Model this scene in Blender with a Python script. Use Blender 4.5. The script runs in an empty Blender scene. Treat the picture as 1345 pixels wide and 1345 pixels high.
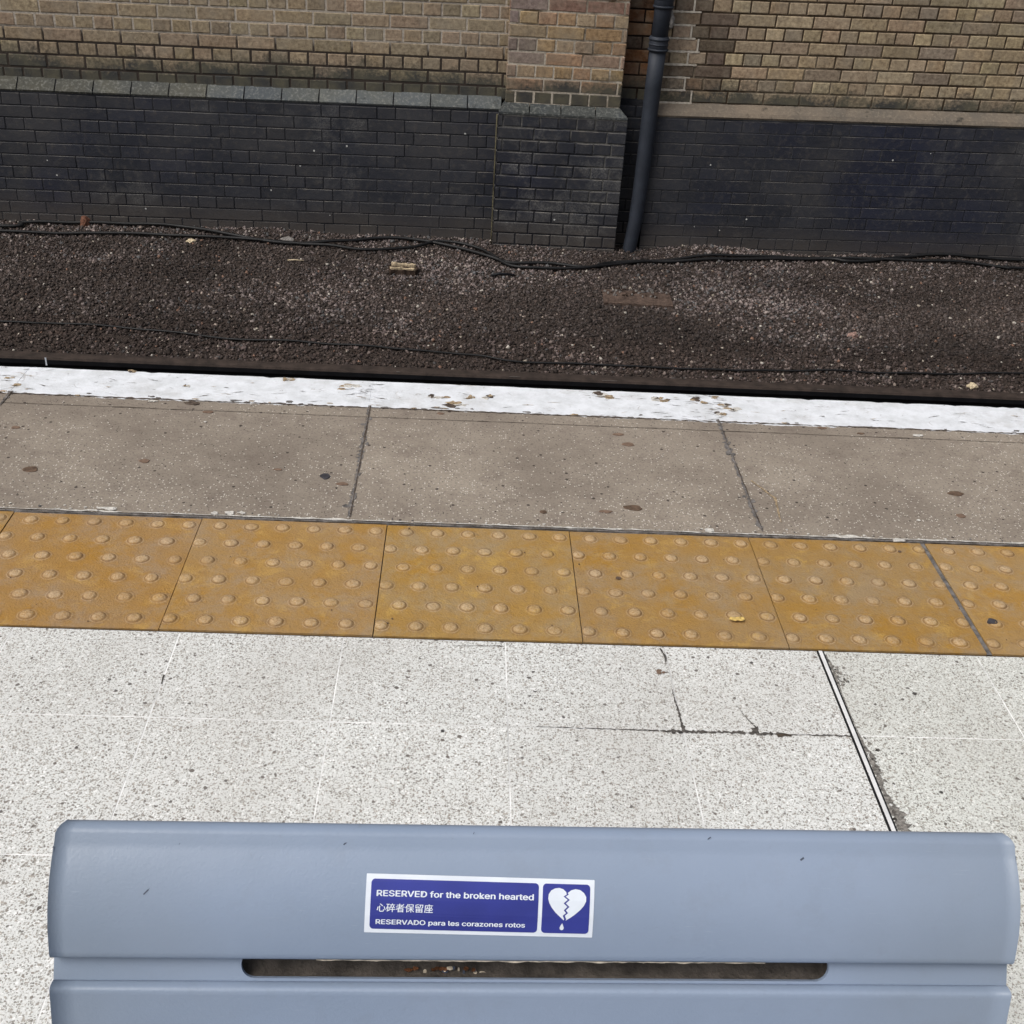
import bpy, bmesh, math, random
import numpy as np
from mathutils import Vector, Matrix, noise
R = math.radians
random.seed(7); rng = np.random.default_rng(7)
SC = bpy.context.scene; COL = SC.collection

# ------------------------------------------------------------------ camera
cam = bpy.data.cameras.new('camera'); cam_o = bpy.data.objects.new('camera', cam); COL.objects.link(cam_o)
cam.sensor_fit = 'HORIZONTAL'; cam.sensor_width = 36; cam.lens = 36*1507.26/1345
cam.clip_start = .02; cam.clip_end = 600
_right = Vector((.99754, -.02425, .05585)); _fwd = Vector((.05, .855, -.516)).normalized()
_p, _yw, _r = 0.541608, 0.058246, 0.065743
_fwd = Vector((math.sin(_yw)*math.cos(_p), math.cos(_yw)*math.cos(_p), -math.sin(_p)))
_rt = Vector((math.cos(_yw), -math.sin(_yw), 0)); _up = _rt.cross(_fwd)
_right = math.cos(_r)*_rt + math.sin(_r)*_up; _up = -math.sin(_r)*_rt + math.cos(_r)*_up
cam_o.matrix_world = Matrix.Translation((.94622, -1.74173, 1.33605)) @ Matrix((_right, _up, -_fwd)).transposed().to_4x4()
SC.camera = cam_o

# ------------------------------------------------------------------ sky, sun, exposure
SUN_EL, SUN_AZ = 54, -122      # azimuth from +Y towards +X: soft light from the left, behind the camera
W = bpy.data.worlds.new('World'); SC.world = W; W.use_nodes = True
wn = W.node_tree; bg = wn.nodes['Background']
sky = wn.nodes.new('ShaderNodeTexSky'); sky.sky_type = 'NISHITA'; sky.sun_disc = False
sky.sun_elevation = R(SUN_EL); sky.sun_rotation = R(SUN_AZ); sky.air_density = 1.0; sky.dust_density = 6; sky.ozone_density = 1.0
hs = wn.nodes.new('ShaderNodeHueSaturation'); hs.inputs['Saturation'].default_value = .45
wn.links.new(sky.outputs[0], hs.inputs['Color']); wn.links.new(hs.outputs[0], bg.inputs['Color'])
bg.inputs['Strength'].default_value = .13
sl = bpy.data.lights.new('sun', 'SUN'); sl.energy = 1.5; sl.angle = R(35); sl.color = (1, .985, .965)
so = bpy.data.objects.new('sun', sl); COL.objects.link(so)
_d = Vector((math.sin(R(SUN_AZ))*math.cos(R(SUN_EL)), math.cos(R(SUN_AZ))*math.cos(R(SUN_EL)), math.sin(R(SUN_EL))))
so.rotation_euler = _d.to_track_quat('Z', 'Y').to_euler(); so.location = _d*20
SC.view_settings.view_transform = 'Standard'; SC.view_settings.look = 'None'
SC.view_settings.gamma = 1; SC.view_settings.exposure = -0.12

# ------------------------------------------------------------------ node helper
def lin(h):
    if isinstance(h, (int, float)): h = (h, h, h)
    return tuple((c/255/12.92 if c <= 10 else ((c/255+.055)/1.055)**2.4) for c in h) + (1,)
class NT:
    def __init__(s, name, rough=.8, spec=.3):
        s.m = bpy.data.materials.new(name); s.m.use_nodes = True; s.t = s.m.node_tree
        s.b = s.t.nodes['Principled BSDF']; s.b.inputs['Roughness'].default_value = rough
        s.b.inputs['Specular IOR Level'].default_value = spec
    def n(s, k, **kw):
        o = s.t.nodes.new(k)
        for a, v in kw.items(): setattr(o, a, v)
        return o
    def L(s, a, b): s.t.links.new(a, b)
    def put(s, sock, v):
        if hasattr(v, 'is_linked') or isinstance(v, bpy.types.NodeSocket): s.L(v, sock)
        else: sock.default_value = v
    def obj(s):
        if not hasattr(s, '_o'): s._o = s.n('ShaderNodeTexCoord').outputs['Object']
        return s._o
    def geo(s, k): return s.n('ShaderNodeNewGeometry').outputs[k]
    def map(s, sc=(1, 1, 1), loc=(0, 0, 0), src=None):
        o = s.n('ShaderNodeMapping'); s.L(src or s.obj(), o.inputs[0]); o.inputs['Scale'].default_value = sc; o.inputs['Location'].default_value = loc
        return o.outputs[0]
    def noise(s, scale, detail=4, rough=.55, dist=0, vec=None, col=False):
        o = s.n('ShaderNodeTexNoise'); s.L(vec or s.obj(), o.inputs['Vector'])
        o.inputs['Scale'].default_value = scale; o.inputs['Detail'].default_value = detail
        o.inputs['Roughness'].default_value = rough; o.inputs['Distortion'].default_value = dist
        return o.outputs['Color' if col else 'Fac']
    def vor(s, scale, vec=None, feat='F1', rnd=1):
        o = s.n('ShaderNodeTexVoronoi', feature=feat); s.L(vec or s.obj(), o.inputs['Vector'])
        o.inputs['Scale'].default_value = scale; o.inputs['Randomness'].default_value = rnd
        return o
    def ramp(s, f, a, b, c0=0., c1=1.):
        o = s.n('ShaderNodeMapRange'); o.clamp = True; s.put(o.inputs[0], f)
        o.inputs[1].default_value = a; o.inputs[2].default_value = b; o.inputs[3].default_value = c0; o.inputs[4].default_value = c1
        return o.outputs[0]
    def mix(s, f, a, b, mode='MIX'):
        o = s.n('ShaderNodeMix', data_type='RGBA', blend_type=mode); s.put(o.inputs[0], f); s.put(o.inputs[6], a); s.put(o.inputs[7], b)
        return o.outputs[2]
    def math(s, op, a, b=0., c=0.):
        o = s.n('ShaderNodeMath', operation=op); s.put(o.inputs[0], a); s.put(o.inputs[1], b); s.put(o.inputs[2], c); return o.outputs[0]
    def sep(s, v=None):
        o = s.n('ShaderNodeSeparateXYZ'); s.L(v or s.obj(), o.inputs[0]); return o.outputs
    def attr(s, name, k='Color'):
        return s.n('ShaderNodeAttribute', attribute_name=name).outputs[k]
    def bump(s, h, d=.002, st=1.):
        o = s.n('ShaderNodeBump'); s.put(o.inputs['Height'], h); o.inputs['Distance'].default_value = d; o.inputs['Strength'].default_value = st
        if hasattr(s, '_bn'): s.L(s._bn, o.inputs['Normal'])
        s._bn = o.outputs[0]; s.L(s._bn, s.b.inputs['Normal'])
    def base(s, c): s.put(s.b.inputs['Base Color'], c)
    def rough(s, c): s.put(s.b.inputs['Roughness'], c)

# ------------------------------------------------------------------ materials
M = {}
def simple(name, c, rough=.7, spec=.3, metal=0., var=.12, sc=30, bump=.0):
    t = NT(name, rough, spec); t.b.inputs['Metallic'].default_value = metal
    n = t.noise(sc, 5)
    c = lin(c); a = tuple(x*(1-var*2) for x in c[:3])+(1,); b = tuple(min(1, x*(1+var*2)) for x in c[:3])+(1,)
    t.base(t.mix(t.ramp(n, .3, .7), a, b))
    if bump: t.bump(t.noise(sc*4, 4), bump)
    M[name] = t.m; return t.m

def brick_mat():                                   # stock brick: own colour per brick, worn faces, soot
    t = NT('stock_brick', .93, .15)
    c = t.attr('col')
    n1 = t.noise(45, 6, .65); n2 = t.noise(9, 4); n3 = t.noise(190, 3, .7); v = t.vor(120).outputs['Distance']
    c = t.mix(t.ramp(n1, .33, .7), t.mix(1, c, lin((178, 174, 172)), 'MULTIPLY'), c)
    c = t.mix(t.ramp(n2, .46, .72, 0, .5), c, lin((150, 140, 124)))
    c = t.mix(t.ramp(t.noise(70, 5, .7), .62, .74, 0, .6), c, lin((78, 70, 62)))
    c = t.mix(t.ramp(n3, .62, .78, 0, .45), c, lin((190, 178, 158)))
    c = t.mix(t.ramp(t.noise(1.6, 7, .72), .5, .68, 0, .5), c, lin((104, 92, 78)))
    c = t.mix(t.ramp(t.noise(5, 7, .8), .60, .72, 0, .6), c, lin((86, 74, 62)))
    # soot and algae stain rising from the ledge
    z = t.sep()[2]; zz = t.math('ADD', z, t.ramp(t.noise(3.2, 5, .7), .2, .8, -.10, .10)); zz = t.math('ADD', zz, t.ramp(n1, .3, .7, -.03, .03))
    st = t.ramp(zz, -.045, .05, .95, 0)
    stain = t.mix(t.ramp(n2, .35, .65), lin((62, 64, 64)), lin((92, 89, 76)))
    c = t.mix(st, c, stain)
    t.base(c); t.bump(n1, .004, .8); t.bump(n3, .0015, .8); t.bump(v, .001, .5)
    M['brick'] = t.m
def mortar_mat(name, light, dark, lo, hi, zlo=None, zhi=None, ac=0):
    t = NT(name, .95, .1)
    f = t.ramp(t.noise(2.3, 5, .6), lo, hi)
    if zlo is not None: f = t.math('ADD', f, t.ramp(t.sep()[2], zlo, zhi, -1, 1)); f = t.ramp(f, .2, .7)
    n = t.noise(60, 5, .6)
    f = t.math('MULTIPLY', f, t.ramp(n, .25, .6, .4, 1))
    t.base(t.mix(f, lin(dark), lin(light))); t.bump(n, .005)
    M[name] = t.m
def black_paint_mat(key='black', worn=0.):
    t = NT(key+'_painted_brick', .62, .35)
    n1 = t.noise(2.0, 4, .6); n2 = t.noise(28, 6, .65); n3 = t.noise(130, 4, .6)
    a = t.mix(t.ramp(n1, .42, .6), lin((45, 47, 54)), lin((60, 60, 63)))
    a = t.mix(t.ramp(t.noise(.9, 3), .5, .62), a, lin((39, 42, 56)))
    c = t.mix(1, a, t.attr('col'), 'MULTIPLY')
    c = t.mix(t.ramp(n2, .52, .78, 0, .4), c, lin((98, 92, 84)))
    # light bloom/salt patches where paint has worn
    p = t.math('MULTIPLY', t.ramp(t.noise(1.7+worn*3, 6, .7, .4), .56-worn*.1, .7-worn*.06), t.ramp(n3, .36, .62))
    c = t.mix(t.math('MULTIPLY', p, .6), c, lin((126, 124, 120)))
    # paler upward edges: top light painted into the colour, along with dust
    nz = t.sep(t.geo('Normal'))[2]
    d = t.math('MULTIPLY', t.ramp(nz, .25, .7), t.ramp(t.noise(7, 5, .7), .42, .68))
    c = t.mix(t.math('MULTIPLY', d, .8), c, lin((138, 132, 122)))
    # dirt splash near the ballast
    z = t.math('ADD', t.sep()[2], t.ramp(n2, .3, .7, -.06, .06))
    c = t.mix(t.ramp(z, -.98, -.78, .6, 0), c, lin((84, 77, 70)))
    sp = t.math('LESS_THAN', t.vor(6).outputs['Distance'], .035)
    c = t.mix(sp, c, lin((190, 190, 186)))
    t.base(c); t.rough(t.ramp(n2, .3, .7, .5, .8)); t.bump(n2, .003, .7); t.bump(n3, .001, .6)
    M[key] = t.m
def coping_mat(name, a, b, col2):
    t = NT(name, .85, .25)
    n2 = t.noise(3.0, 5, .65); n3 = t.noise(60, 5, .65)
    c = t.mix(t.ramp(n2, .38, .62), lin(a), lin(b))
    c = t.mix(1, c, t.attr('col'), 'MULTIPLY')
    c = t.mix(t.ramp(n3, .5, .75, 0, .6), c, lin(col2))
    c = t.mix(t.ramp(t.noise(14, 6, .7), .58, .7, 0, .8), c, lin((46, 46, 44)))
    t.base(c); t.bump(n3, .003)
    M[name] = t.m
def terrazzo_mat():
    t = NT('terrazzo', .55, .35)
    o = t.obj()
    wob = t.mix(.006, o, t.noise(160, 2, col=True), 'ADD')
    base = t.mix(t.ramp(t.noise(320, 3, .6), .35, .65), lin((210, 211, 208)), lin((235, 236, 233)))
    def layer(c, sc, pr, r, colA, colB, soft=.09):
        v = t.vor(sc, wob); cs = t.n('ShaderNodeSeparateColor'); t.L(v.outputs['Color'], cs.inputs[0])
        rr = t.math('MULTIPLY', cs.outputs[1], r)
        rr = t.math('ADD', rr, r*.45)
        m = t.ramp(t.math('SUBTRACT', rr, v.outputs['Distance']), 0, soft)
        m = t.math('MULTIPLY', m, t.math('GREATER_THAN', cs.outputs[0], 1-pr))
        return t.mix(m, c, t.mix(cs.outputs[2], lin(colA), lin(colB)))
    c = layer(base, 400, .55, .5, (150, 148, 143), (190, 187, 180))
    c = layer(c, 270, .44, .44, (128, 126, 121), (178, 171, 162))
    c = layer(c, 190, .30, .36, (100, 98, 96), (162, 155, 146))
    c = layer(c, 105, .07, .30, (78, 76, 76), (140, 130, 120), .07)
    c = layer(c, 52, .010, .2, (52, 50, 50), (100, 90, 84), .05)
    c = layer(c, 230, .12, .45, (240, 240, 238), (246, 246, 244))
    c = t.mix(1, c, t.attr('col'), 'MULTIPLY')
    g = t.noise(2.2, 5, .6)
    c = t.mix(t.ramp(g, .42, .70, 0, .30), c, lin((168, 163, 155)))
    c = t.mix(t.ramp(t.noise(11, 6, .75), .62, .78, 0, .25), c, lin((140, 132, 124)))
    t.base(c); t.rough(t.ramp(g, .3, .7, .45, .65)); t.bump(t.noise(260, 3), .0004)
    M['terrazzo'] = t.m
def tactile_mat():
    t = NT('tactile_yellow', .72, .3)
    n1 = t.noise(5.5, 6, .65, .3); n2 = t.noise(15, 7, .75, .5); n3 = t.noise(220, 4, .6)
    c = t.mix(t.ramp(n1, .35, .65), lin((168, 126, 54)), lin((162, 132, 88)))
    c = t.mix(t.ramp(n2, .54, .62, 0, .8), c, lin((184, 148, 82)))
    c = t.mix(t.ramp(t.noise(7, 8, .8, .3), .47, .62, 0, .8), c, lin((160, 138, 108)))
    c = t.mix(t.ramp(t.noise(40, 7, .8, .2), .52, .68, 0, .5), c, lin((140, 108, 68)))
    c = t.mix(t.ramp(n3, .55, .75, 0, .4), c, lin((122, 92, 58)))
    c = t.mix(1, c, t.attr('col'), 'MULTIPLY')
    w = t.math('MULTIPLY', t.attr('wear', 'Fac'), t.ramp(t.noise(240, 4, .8), .38, .58, .1, 1))
    c = t.mix(t.math('MULTIPLY', w, .8), c, lin((200, 175, 142)))
    r = t.attr('rim', 'Fac')
    c = t.mix(t.math('MULTIPLY', r, t.ramp(t.noise(30, 4), .35, .6, .2, .75)), c, lin((112, 84, 54)))
    c = t.mix(t.ramp(t.vor(260).outputs['Distance'], 0, .12, .5, 0), c, lin((60, 48, 36)))
    t.base(c); t.rough(t.ramp(n2, .3, .7, .6, .85)); t.bump(n3, .0018); t.bump(t.noise(60, 4), .0015, .6)
    M['tactile'] = t.m
def concrete_mat():
    t = NT('platform_edge_concrete', .88, .25)
    n1 = t.noise(2.4, 6, .65); n2 = t.noise(14, 6, .7); n3 = t.noise(160, 4, .65); yx = t.sep()
    c = t.mix(t.ramp(n1, .35, .66), lin((130, 120, 109)), lin((156, 146, 133)))
    c = t.mix(t.ramp(n2, .5, .72, 0, .6), c, lin((112, 100, 92)))
    c = t.mix(t.ramp(n3, .53, .68, 0, .7), c, lin((90, 83, 77)))
    v = t.vor(190); cs = t.n('ShaderNodeSeparateColor'); t.L(v.outputs['Color'], cs.inputs[0])
    area = t.math('ADD', t.ramp(yx[1], .45, .95, .20, .0), t.ramp(n1, .4, .65, 0, .12))
    ch = t.math('MULTIPLY', t.math('LESS_THAN', cs.outputs[0], area), t.math('LESS_THAN', v.outputs['Distance'], .33))
    c = t.mix(ch, c, lin((204, 198, 188)))
    ch2 = t.math('MULTIPLY', t.math('GREATER_THAN', cs.outputs[0], .93), t.math('LESS_THAN', v.outputs['Distance'], .3))
    c = t.mix(ch2, c, lin((52, 48, 46)))
    dk = t.vor(52); cs3 = t.n('ShaderNodeSeparateColor'); t.L(dk.outputs['Color'], cs3.inputs[0])
    c = t.mix(t.math('MULTIPLY', t.math('GREATER_THAN', cs3.outputs[0], .9), t.math('LESS_THAN', dk.outputs['Distance'], .2)), c, lin((70, 62, 58)))
    c = t.mix(1, c, t.attr('col'), 'MULTIPLY')
    # edge paint, ragged inner edge, worn by fine cracks
    ey = t.math('ADD', yx[1], t.ramp(t.noise(26, 6, .75), .2, .8, -.011, .011)); ey = t.math('ADD', ey, t.ramp(t.noise(1.3, 2), .3, .7, -.008, .008))
    pm = t.ramp(ey, .974, .978)
    cr = t.n('ShaderNodeTexVoronoi', feature='DISTANCE_TO_EDGE'); t.L(t.map((13, 48, 13), src=t.mix(.09, t.obj(), t.noise(9, 4, col=True), 'ADD')), cr.inputs['Vector']); cr.inputs['Scale'].default_value = 1
    crk = t.math('MULTIPLY', t.ramp(cr.outputs[0], 0, .035, 1, 0), t.ramp(t.noise(9, 5, .7), .54, .62))
    chip = t.ramp(t.noise(42, 7, .82, .3), .635, .665)
    worn = t.math('MAXIMUM', t.math('MULTIPLY', crk, .5), t.math('MULTIPLY', chip, .8))
    pm = t.math('MULTIPLY', pm, t.math('SUBTRACT', 1., worn))
    pc = t.mix(t.ramp(t.noise(19, 6, .7), .4, .7), lin((228, 231, 235)), lin((203, 206, 208)))
    pc = t.mix(t.ramp(t.noise(5.5, 7, .75), .52, .70, 0, .6), pc, lin((184, 183, 180)))
    c = t.mix(pm, c, pc)
    t.base(c); t.bump(n3, .0012, .8); t.bump(n2, .002, .5); t.bump(pm, .0015, .7)
    M['concrete'] = t.m
def ballast_mat():
    t = NT('ballast_stone', .9, .2)
    c = t.attr('col'); n = t.noise(90, 3)
    c = t.mix(t.ramp(n, .3, .7), t.mix(1, c, lin((170, 165, 160)), 'MULTIPLY'), c)
    t.base(c); t.bump(t.noise(150, 3), .002)
    M['ballast'] = t.m
def bench_mat():
    t = NT('bench_paint', .42, .5)
    n = t.noise(4, 4); n2 = t.noise(400, 2)
    c = t.mix(t.ramp(n, .35, .65), lin((133, 148, 169)), lin((142, 156, 177)))
    c = t.mix(t.ramp(t.noise(23, 6, .7), .55, .75, 0, .22), c, lin((124, 132, 142)))
    # grime against the ends and in the groove
    x = t.math('ABSOLUTE', t.sep()[0]); x = t.math('ADD', x, t.ramp(t.noise(14, 4), .3, .7, -.03, .03))
    c = t.mix(t.ramp(x, .20, .37, 0, .42), c, lin((120, 129, 136)))
    sc = t.noise(1, 4, .7, vec=t.map((60, 900, 900)))
    c = t.mix(t.math('MULTIPLY', t.ramp(sc, .62, .72, 0, .35), t.ramp(t.noise(9, 4, .7), .5, .62)), c, lin((168, 178, 190)))
    c = t.mix(t.ramp(t.noise(38, 8, .85), .62, .72, 0, .35), c, lin((112, 118, 124)))
    sm = t.noise(7, 7, .7)
    t.base(c); t.rough(t.math('ADD', t.ramp(sm, .35, .65, .34, .52), t.ramp(n2, .3, .7, 0, .06))); t.bump(n2, .0003, .6); t.bump(t.noise(35, 4), .0004, .5)
    M['bench'] = t.m
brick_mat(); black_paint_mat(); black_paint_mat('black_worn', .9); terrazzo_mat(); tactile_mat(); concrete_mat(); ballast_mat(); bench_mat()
mortar_mat('mortar_left', (190, 180, 166), (66, 59, 54), .2, .45, .10, .30)
mortar_mat('mortar_right', (142, 130, 112), (78, 66, 54), .48, .64)
mortar_mat('mortar_pier', (196, 186, 170), (92, 78, 62), .45, .56)
mortar_mat('mortar_white', (206, 198, 184), (120, 104, 84), .2, .35)
mortar_mat('mortar_recess', (84, 70, 58), (40, 33, 29), .4, .6)
mortar_mat('mortar_black', (66, 66, 68), (38, 39, 43), .42, .62)
mortar_mat('mortar_black_pier', (112, 110, 106), (44, 45, 49), .5, .6)
coping_mat('coping_brick', (94, 96, 92), (84, 89, 92), (150, 150, 144))
coping_mat('coping_mortar', (124, 112, 98), (104, 97, 88), (150, 138, 120))
_t = NT('grout', .9, .1); _c = _t.mix(_t.ramp(_t.noise(3.5, 6, .7), .40, .58), lin((196, 196, 194)), lin((246, 246, 244)))
_c = _t.mix(_t.ramp(_t.noise(60, 5, .8), .5, .7, 0, .8), _c, lin((176, 174, 170))); _t.base(_c); M['grout'] = _t.m
simple('grime', (88, 84, 80), .95, .1, var=.3, sc=120, bump=.002)
simple('grime_light', (134, 130, 124), .95, .1, var=.35, sc=160, bump=.002)
simple('chip_tan', (168, 148, 120), .95, .1, var=.25, sc=140, bump=.003)
simple('chip_dark', (84, 74, 66), .95, .1, var=.3, sc=140)
simple('gum_brown', (98, 80, 66), .8, .25, var=.2, sc=90)
simple('gum_dark', (62, 60, 64), .7, .3, var=.2, sc=90)
simple('stain_soft', (118, 98, 84), .9, .2, var=.15, sc=90)
simple('mortar_bits', (206, 202, 194), .9, .2, var=.12, sc=90, bump=.003)
simple('joint_grey', (112, 108, 105), .9, .2, var=.25, sc=60, bump=.003)
simple('joint_dark', (70, 62, 54), .95, .1, var=.2, sc=60)
simple('metal_strip', (238, 238, 236), .4, .5, metal=.15, var=.06, sc=30)
simple('rail_rust', (56, 47, 42), .85, .3, var=.2, sc=20, bump=.002)
simple('rail_black', (22, 23, 27), .6, .3, var=.2, sc=20, bump=.001)
simple('rubber', (20, 20, 21), .55, .35, var=.2, sc=15)
simple('pipe_paint', (43, 48, 57), .62, .4, var=.1, sc=14, bump=.0015)
simple('soil', (78, 69, 64), .95, .1, var=.32, sc=110, bump=.012)
simple('wood_pale', (168, 152, 126), .85, .2, var=.25, sc=60, bump=.004)
simple('wood_dark', (64, 52, 44), .9, .2, var=.3, sc=60, bump=.004)
simple('board', (92, 78, 70), .95, .1, var=.22, sc=40, bump=.006)
simple('stone_pale', (206, 190, 160), .9, .2, var=.15, sc=60, bump=.004)
simple('stone_grey', (128, 124, 120), .9, .2, var=.2, sc=60, bump=.004)
simple('stone_pink', (156, 128, 118), .9, .2, var=.2, sc=60, bump=.004)
simple('brick_red', (118, 82, 66), .9, .2, var=.2, sc=60, bump=.004)
simple('leaf_dry', (206, 176, 104), .7, .3, var=.2, sc=200)
simple('dark_plaster', (66, 62, 58), .95, .1, var=.2, sc=4)
simple('sealant', (96, 90, 70), .8, .2, var=.3, sc=14, bump=.003)
simple('slot_inside', (84, 78, 72), .8, .25, var=.25, sc=50, bump=.002)
simple('worn_lip', (214, 200, 178), .6, .4, var=.25, sc=160)
simple('scratch', (76, 82, 96), .7, .3, var=.1, sc=100)
simple('rust_spot', (112, 74, 50), .9, .2, var=.35, sc=220, bump=.002)
simple('sticker_white', (224, 231, 240), .38, .5, var=.03, sc=30)
simple('sticker_blue', (48, 56, 138), .38, .5, var=.09, sc=22)
simple('bench_leg', (104, 112, 124), .5, .4, var=.08, sc=20)

# ------------------------------------------------------------------ mesh helpers
def tag(o, label=None, cat=None, group=None, kind=None):
    if label: o['label'] = label
    if cat: o['category'] = cat
    if group: o['group'] = group
    if kind: o['kind'] = kind
    return o
def empty(name, loc=(0, 0, 0), rz=0.):
    o = bpy.data.objects.new(name, None); o.empty_display_size = .1; COL.objects.link(o); o.location = loc; o.rotation_euler = (0, 0, rz); return o
DEC = [0]
def dz_():
    DEC[0] = (DEC[0]+1) % 60; return DEC[0]*.000012
class MB:
    """collects vertices, faces, material slots and colours for one mesh"""
    def __init__(s): s.v = []; s.f = []; s.mi = []; s.c = []; s.sm = []
    def add(s, vs, fs, mi=0, col=(1, 1, 1), smooth=False):
        b = len(s.v); s.v += [tuple(v) for v in vs]; s.c += [col]*len(vs)
        for f in fs: s.f.append(tuple(i+b for i in f)); s.mi.append(mi); s.sm.append(smooth)
    def box(s, lo, hi, mi=0, col=(1, 1, 1), bev=0.):
        x0, y0, z0 = lo; x1, y1, z1 = hi
        if not bev:
            vs = [(x, y, z) for z in (z0, z1) for y in (y0, y1) for x in (x0, x1)]
            s.add(vs, [(0, 2, 3, 1), (4, 5, 7, 6), (0, 1, 5, 4), (2, 6, 7, 3), (0, 4, 6, 2), (1, 3, 7, 5)], mi, col); return
        bm = bmesh.new(); bmesh.ops.create_cube(bm, size=1)
        for v in bm.verts: v.co = Vector((x0+(v.co.x+.5)*(x1-x0), y0+(v.co.y+.5)*(y1-y0), z0+(v.co.z+.5)*(z1-z0)))
        bmesh.ops.bevel(bm, geom=bm.edges[:], offset=bev, segments=2, affect='EDGES', profile=.6)
        s.bm(bm, mi, col)
    def bm(s, bm, mi=0, col=(1, 1, 1), smooth=False):
        bm.verts.index_update(); s.add([v.co.copy() for v in bm.verts], [[v.index for v in f.verts] for f in bm.faces], mi, col, smooth); bm.free()
    def tube(s, pts, r, n=10, mi=0, col=(1, 1, 1), cap=True):
        pts = [Vector(p) for p in pts]; rs = r if isinstance(r, (list, tuple)) else [r]*len(pts)
        vs = []; fs = []
        for i, p in enumerate(pts):
            t = (pts[min(i+1, len(pts)-1)]-pts[max(i-1, 0)]).normalized()
            a = t.orthogonal().normalized() if abs(t.z) < .9 else Vector((1, 0, 0)); a = (Vector((0, 0, 1)).cross(t).normalized() if abs(t.z) < .9 else Vector((1, 0, 0)))
            b = t.cross(a).normalized(); a = b.cross(t)
            for k in range(n):
                q = 2*math.pi*k/n; vs.append(p+rs[i]*(math.cos(q)*a+math.sin(q)*b))
        for i in range(len(pts)-1):
            for k in range(n): fs.append((i*n+k, i*n+(k+1) % n, (i+1)*n+(k+1) % n, (i+1)*n+k))
        if cap: fs += [tuple(range(n))[::-1], tuple((len(pts)-1)*n+k for k in range(n))]
        s.add(vs, fs, mi, col, True)
    def blob(s, cx, cy, rx, ry, z, mi=0, n=18, rag=.3, col=(1, 1, 1), th=.0012):
        z += dz_(); ph = random.uniform(0, 9); top = []; bot = []
        for k in range(n):
            q = 2*math.pi*k/n; r = 1+rag*noise.noise(Vector((math.cos(q)*1.6+ph, math.sin(q)*1.6, ph)))*1.6+random.uniform(-rag, rag)*.25
            top.append((cx+rx*r*math.cos(q)*.93, cy+ry*r*math.sin(q)*.93, z)); bot.append((cx+rx*r*math.cos(q), cy+ry*r*math.sin(q), z-th))
        s.add(top+bot, [tuple(range(n))]+[(k, k+n, (k+1) % n+n, (k+1) % n) for k in range(n)], mi, col)
    def ragged(s, pts, w, z, mi=0, step=.006, th=.001, col=(1, 1, 1), jit=.5):
        """thin ragged-edged strip along a polyline; w = widths at the points"""
        z += dz_(); P = []; Wd = []
        for (a, b), (wa, wb) in zip(zip(pts, pts[1:]), zip(w, w[1:])):
            d = math.dist(a, b); m = max(1, int(d/step))
            for k in range(m): q = k/m; P.append((a[0]+(b[0]-a[0])*q, a[1]+(b[1]-a[1])*q)); Wd.append(wa+(wb-wa)*q)
        P.append(pts[-1]); Wd.append(w[-1]); vs = []; fs = []
        for i, p in enumerate(P):
            a = P[max(0, i-1)]; b = P[min(len(P)-1, i+1)]; dx, dy = b[0]-a[0], b[1]-a[1]; l = math.hypot(dx, dy) or 1
            nx, ny = -dy/l, dx/l; w0 = Wd[i]*(.5+random.uniform(-jit, jit)*.6); w1 = Wd[i]*(.5+random.uniform(-jit, jit)*.6)
            vs += [(p[0]+nx*w0, p[1]+ny*w0, z), (p[0]-nx*w1, p[1]-ny*w1, z)]
        for i in range(len(P)-1): fs.append((2*i, 2*i+1, 2*i+3, 2*i+2))
        s.add(vs, fs, mi, col)
    def build(s, name, mats, parent=None, **kw):
        me = bpy.data.meshes.new(name); me.from_pydata(s.v, [], s.f)
        mats = mats if isinstance(mats, (list, tuple)) else [mats]
        for m in mats: me.materials.append(M[m])
        me.polygons.foreach_set('material_index', s.mi); me.polygons.foreach_set('use_smooth', s.sm)
        ca = me.color_attributes.new('col', 'FLOAT_COLOR', 'POINT')
        ca.data.foreach_set('color', np.c_[np.array(s.c, float).reshape(-1, 3), np.ones(len(s.c))].ravel())
        me.update(); o = bpy.data.objects.new(name, me); COL.objects.link(o)
        if parent: o.parent = parent
        tag(o, **kw); return o

def pal(cs, v=.14):
    c = random.choice(cs); c = lin(c)[:3]; k = random.uniform(1-v, 1+v)
    return tuple(x*k*random.uniform(.97, 1.03) for x in c)

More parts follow.
